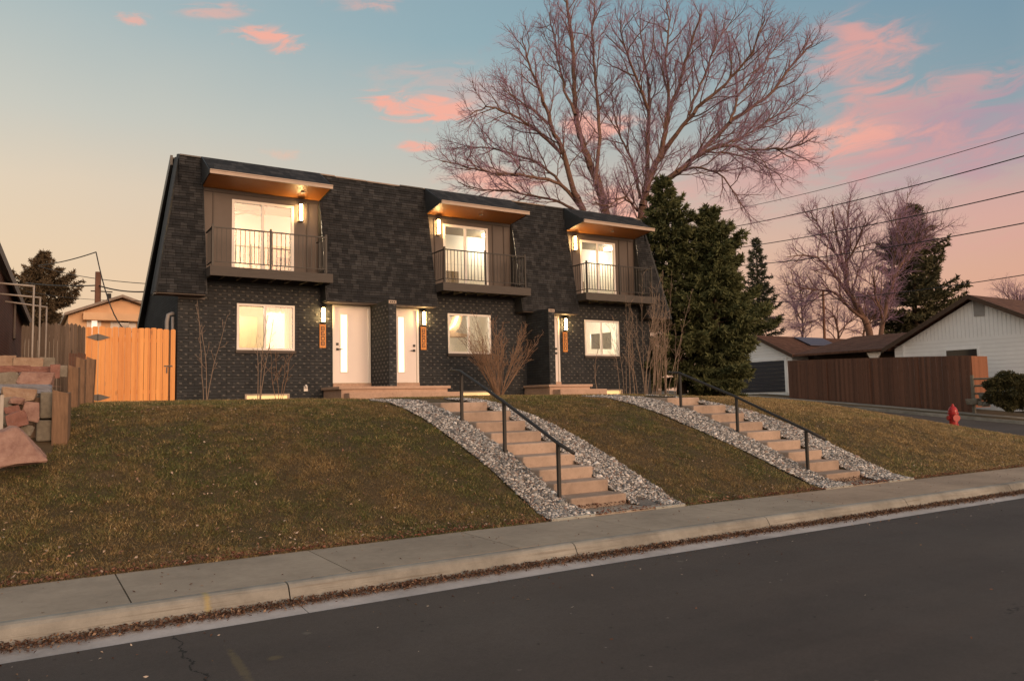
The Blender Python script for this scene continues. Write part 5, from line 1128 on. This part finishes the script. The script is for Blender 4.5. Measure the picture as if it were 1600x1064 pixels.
def blades(regions, seed):
    g = np.random.default_rng(seed); PX, PY, LN = [], [], []
    for (x0, x1, y0, y1, dens, ln) in regions:
        n = int((x1-x0)*(y1-y0)*dens); x = g.uniform(x0, x1, n); y = g.uniform(y0, y1, n); ok = lawn_ok(x, y); PX.append(x[ok]); PY.append(y[ok]); LN.append(np.full(ok.sum(), ln))
    x, y, ln = np.concatenate(PX), np.concatenate(PY), np.concatenate(LN); n = len(x); z = zfast(x, y)
    cl_ = vnoise(x, y, 6., 1); pt = vnoise(x, y, .9, 2)*.6+vnoise(x, y, 2.6, 3)*.4
    a = g.uniform(0, 6.283, n); lean = g.uniform(.5, 2.6, n); ln = ln*g.uniform(.55, 1.25, n)*(.65+.7*cl_)
    dirv_ = np.stack([np.cos(a)*lean, np.sin(a)*lean, np.ones(n)], 1); dirv_ /= np.linalg.norm(dirv_, axis=1, keepdims=True)
    a2 = a+1.57+g.normal(0, .5, n); sd = np.stack([np.cos(a2), np.sin(a2), np.zeros(n)], 1); P_ = np.stack([x, y, z-.004], 1); wd_ = ln[:, None]*.085
    V = np.stack([P_-sd*wd_, P_+sd*wd_, P_+dirv_*ln[:, None]], 1).reshape(-1, 3)
    green, brown, straw = np.array([.104, .112, .040]), np.array([.205, .145, .068]), np.array([.37, .27, .14])
    rt_ = np.clip((x-7)/6, 0, 1); fine = vnoise(x, y, 11., 4)  # browner, brighter blades to the right: warm light put into their colour
    kb = np.clip((pt-.47)*2.3+.36+.42*rt_+(fine-.5)*.7+g.normal(0, .26, n), 0, 1)[:, None]; cols = green*(1-kb)+brown*kb
    st = (g.uniform(0, 1, n) < .08+.22*rt_+.12*(fine > .66))[:, None]; cols = np.where(st, straw, cols)*g.uniform(.45, 1.5, (n, 1))*((.80+.60*cl_)*(1+.22*rt_))[:, None]
    o = npmesh('grass', V, np.arange(3*n).reshape(-1, 3), MAT['tint'], None, (0, 0, 0), cols); return props(o, 'patchy winter grass on the bank in front of the house', None, None, 'stuff')
blades([(-8, 2.6, -12.12, -9.6, 11000, .036), (-3.3, 2.6, -9.6, -6.5, 8500, .038), (4.2, 8, -12.12, -6.5, 7500, .038), (9, 16, -12.1, -6.5, 5500, .045), (16, 24, -12.1, 2, 2200, .065), (-3, 16, -6.5, 0, 1500, .05)], 61)
def leafmesh(name, x, y, z, g, size, pal, label, flat=.35):
    n = len(x); nrm = np.stack([g.normal(0, flat, n), g.normal(0, flat, n), np.ones(n)], 1); nrm /= np.linalg.norm(nrm, axis=1, keepdims=True)
    a = g.normal(0, 1, (n, 3)); u = a-nrm*(a*nrm).sum(1, keepdims=True); u /= np.linalg.norm(u, axis=1, keepdims=True); v = np.cross(nrm, u); s_ = size*g.uniform(.6, 1.4, (n, 1)); P_ = np.stack([x, y, z], 1)
    c = g.uniform(-.25, .5, (n, 1))*s_
    V = np.stack([P_-u*s_, P_+v*s_*.55+nrm*c, P_+u*s_, P_-v*s_*.55+nrm*c], 1).reshape(-1, 3); pal = np.array(pal); cols = pal[g.integers(0, len(pal), n)]*g.uniform(.6, 1.3, (n, 1))
    i0 = np.arange(n)*4; F = np.stack([np.stack([i0, i0+1, i0+2], 1), np.stack([i0, i0+2, i0+3], 1)], 1).reshape(-1, 3)
    o = npmesh(name, V, F, MAT['tint'], None, (0, 0, 0), np.repeat(cols, 2, 0)); return props(o, label, None, None, 'stuff')
g = np.random.default_rng(71)
n = 30000; x = g.uniform(-7, 22, n); y = -13.57-np.abs(g.normal(0, .055, n))*(.75+.6*vnoise(x, x*0, 1.3, 8)); z = ZG+np.array([sl(q_) for q_ in x])+.004+np.clip(.05-(-13.56-y)*.28, 0, .05)*g.uniform(0, 1, n)
leafmesh('gutter_leaves', x, y, z, g, .0135, [(.12, .062, .040), (.16, .085, .055), (.08, .045, .032), (.26, .17, .11), (.14, .085, .06)], 'drift of brown dead leaves lying in the gutter', .6)
n = 14000; x = g.uniform(-6, 22, n); y = g.uniform(-12.1, -7, n); ok = lawn_ok(x, y) & (g.uniform(0, 1, n) < np.where(y < -11.3, 1., .36)*np.where(x < 3, 1., .5)); x, y = x[ok], y[ok]
leafmesh('lawn_leaves', x, y, zfast(x, y)+.028, g, .0185, [(.34, .23, .16), (.28, .165, .11), (.19, .10, .065), (.46, .35, .27), (.15, .085, .055)], 'dead leaves scattered over the grass', .5)
n = 5200; x = g.uniform(-7, 20, n); y = -12.1+np.abs(g.normal(0, .10, n))-.03; ok = lawn_ok(x, y) | (y < -12.08) | ((x > 3.1) & (x < 4.6)) | ((x > 8.5) & (x < 10)); x, y = x[ok], y[ok]
leafmesh('walk_edge_leaves', x, y, zfast(x, y)+.018, g, .017, [(.20, .08, .05), (.26, .13, .08), (.14, .06, .04)], 'dead leaves gathered along the back of the sidewalk', .5)
n = 420; x = g.uniform(-6, 16, n); y = g.uniform(-19.5, -13.95, n); y = np.where(g.uniform(0, 1, n) < .6, -13.92-np.abs(g.normal(0, .35, n)), y)
leafmesh('road_leaves', x, y, ZG-.012+np.array([sl(q_) for q_ in x])+.05*np.sin(np.clip((-13.9-y)/5, 0, 1)*1.57)+.006, g, .013, [(.16, .075, .045), (.24, .15, .09), (.10, .05, .03), (.42, .34, .27)], 'few dead leaves blown onto the asphalt', .3)
n = 260; x = g.uniform(-6, 16, n); y = g.uniform(-13.4, -12.15, n); leafmesh('sidewalk_leaves', x, y, ZW+np.array([sl(q_) for q_ in x])+.008, g, .013, [(.18, .09, .055), (.12, .06, .04), (.3, .2, .13)], 'few dead leaves on the sidewalk', .3)
n = 500; x = np.r_[g.uniform(2.5, 4.9, n//2), g.uniform(7.8, 10.4, n//2)]; y = g.uniform(-12, -7.5, n); ok = ~(((x > 3.15) & (x < 4.18)) | ((x > 8.6) & (x < 9.6))); x, y = x[ok], y[ok]; leafmesh('gravel_leaves', x, y, zfast(x, y)+.045, g, .017, [(.30, .17, .10), (.22, .11, .07), (.4, .27, .18)], 'dead leaves lying on the gravel strips', .4)
for lo, hi in ((3.15, 4.6), (8.6, 9.9)):
    n = 280; x = g.uniform(lo, hi, n); y = -11.62-np.abs(g.normal(0, .14, n)); leafmesh('step_leaves', x, y, zfast(x, y)*0+ZW+.02+sl(lo)+np.clip(.06-(-11.62-y)*.3, 0, .06), g, .018, [(.14, .07, .045), (.18, .095, .06), (.09, .05, .035)], 'dead leaves heaped at the foot of the stairs', .6)
# loose stones
def gravel(fn, y0, y1, seed, skip, label):
    g = np.random.default_rng(seed); n0 = 70000; y = g.uniform(y0, y1, n0); a, b = fn(y); x = a+(b-a)*g.uniform(0, 1, n0)
    keep = g.uniform(0, 1, n0) < (b-a)*(y1-y0)*3300/n0*1.; ok = keep & ~((x > skip[0]) & (x < skip[1])) & ~((x > skip[1]-.1) & (x < skip[1]+.33) & (y < -11.75+.2*np.sin(x*9))); x, y = x[ok], y[ok]; n = len(x); z = zfast(x, y)+.014+.012*g.uniform(0, 1, n)
    import bmesh; bm = bmesh.new(); bmesh.ops.create_icosphere(bm, subdivisions=1, radius=1.); bv = np.array([v.co[:] for v in bm.verts]); bf = np.array([[v.index for v in f.verts] for f in bm.faces]); bm.free()
    sz = np.exp(g.normal(math.log(.0122), .38, n)); sc = np.stack([sz*g.uniform(.8, 1.5, n), sz*g.uniform(.8, 1.4, n), sz*g.uniform(.5, .95, n)], 1)
    loc = bv[None]*(1+g.normal(0, .16, (n, len(bv), 1)))*sc[:, None]; th_ = g.uniform(0, 6.28, n); ph = g.normal(0, .5, n); c, s_ = np.cos(th_)[:, None], np.sin(th_)[:, None]
    X = loc[..., 0]*c-loc[..., 1]*s_; Y_ = loc[..., 0]*s_+loc[..., 1]*c; Z = loc[..., 2]; c, s_ = np.cos(ph)[:, None], np.sin(ph)[:, None]; X, Z = X*c-Z*s_, X*s_+Z*c
    V = np.stack([X+x[:, None], Y_+y[:, None], Z+z[:, None]], -1).reshape(-1, 3); F = (bf[None]+(np.arange(n)*len(bv))[:, None, None]).reshape(-1, 3)
    pal = np.array([(.26, .245, .235), (.12, .12, .125), (.42, .40, .385), (.60, .57, .55), (.27, .20, .17), (.08, .085, .09), (.20, .205, .205), (.66, .64, .62), (.34, .33, .32)]); cols = pal[g.integers(0, len(pal), n)]*g.uniform(.75, 1.2, (n, 1))
    o = npmesh('gravel', V, F, MAT['stone'], None, (0, 0, 0), np.repeat(cols, len(bf), 0)); props(o, label, None, None, 'stuff')
    mb = MB(); yy = np.linspace(y0, y1, 26); A, B = fn(yy); xs7 = lambda a, b: np.r_[np.linspace(a, skip[0]-.0, 4), np.linspace(skip[1], b, 4)]
    for i in range(25):
        xa_, xb_ = xs7(A[i], B[i]), xs7(A[i+1], B[i+1])
        for k in (0, 1, 2, 4, 5, 6):
            q = [(xa_[k], yy[i]), (xa_[k+1], yy[i]), (xb_[k+1], yy[i+1]), (xb_[k], yy[i+1])]
            mb.quad(*[(px_, py_, float(zfast(np.array([px_]), np.array([py_]))[0])+.012) for px_, py_ in q])
    struct('gravel_bed', mb, MAT['bed'], True)
gravel(f1, -12.08, -6.0, 81, (3.2, 4.13), 'loose grey river stones on both sides of the left stairs')
gravel(f2, -12.08, -6.0, 82, (8.64, 9.56), 'loose grey river stones on both sides of the right stairs')
for a, b, lab in ((2.47, 3.16, 'left edge of the left stairs'), (4.2, 4.76, 'right edge of the left stairs'), (7.88, 8.6, 'left edge of the right stairs'), (9.62, 10.38, 'right edge of the right stairs')):
    z0 = ZW+sl(a); solo('edging_strip', MB().box(a, b, -12.12, -12.085, z0-.05, z0+.032), MAT['edging'], 'pale edging strip holding the gravel at the '+lab, 'edging', 'edging strips at the gravel ends', bevel=.008)
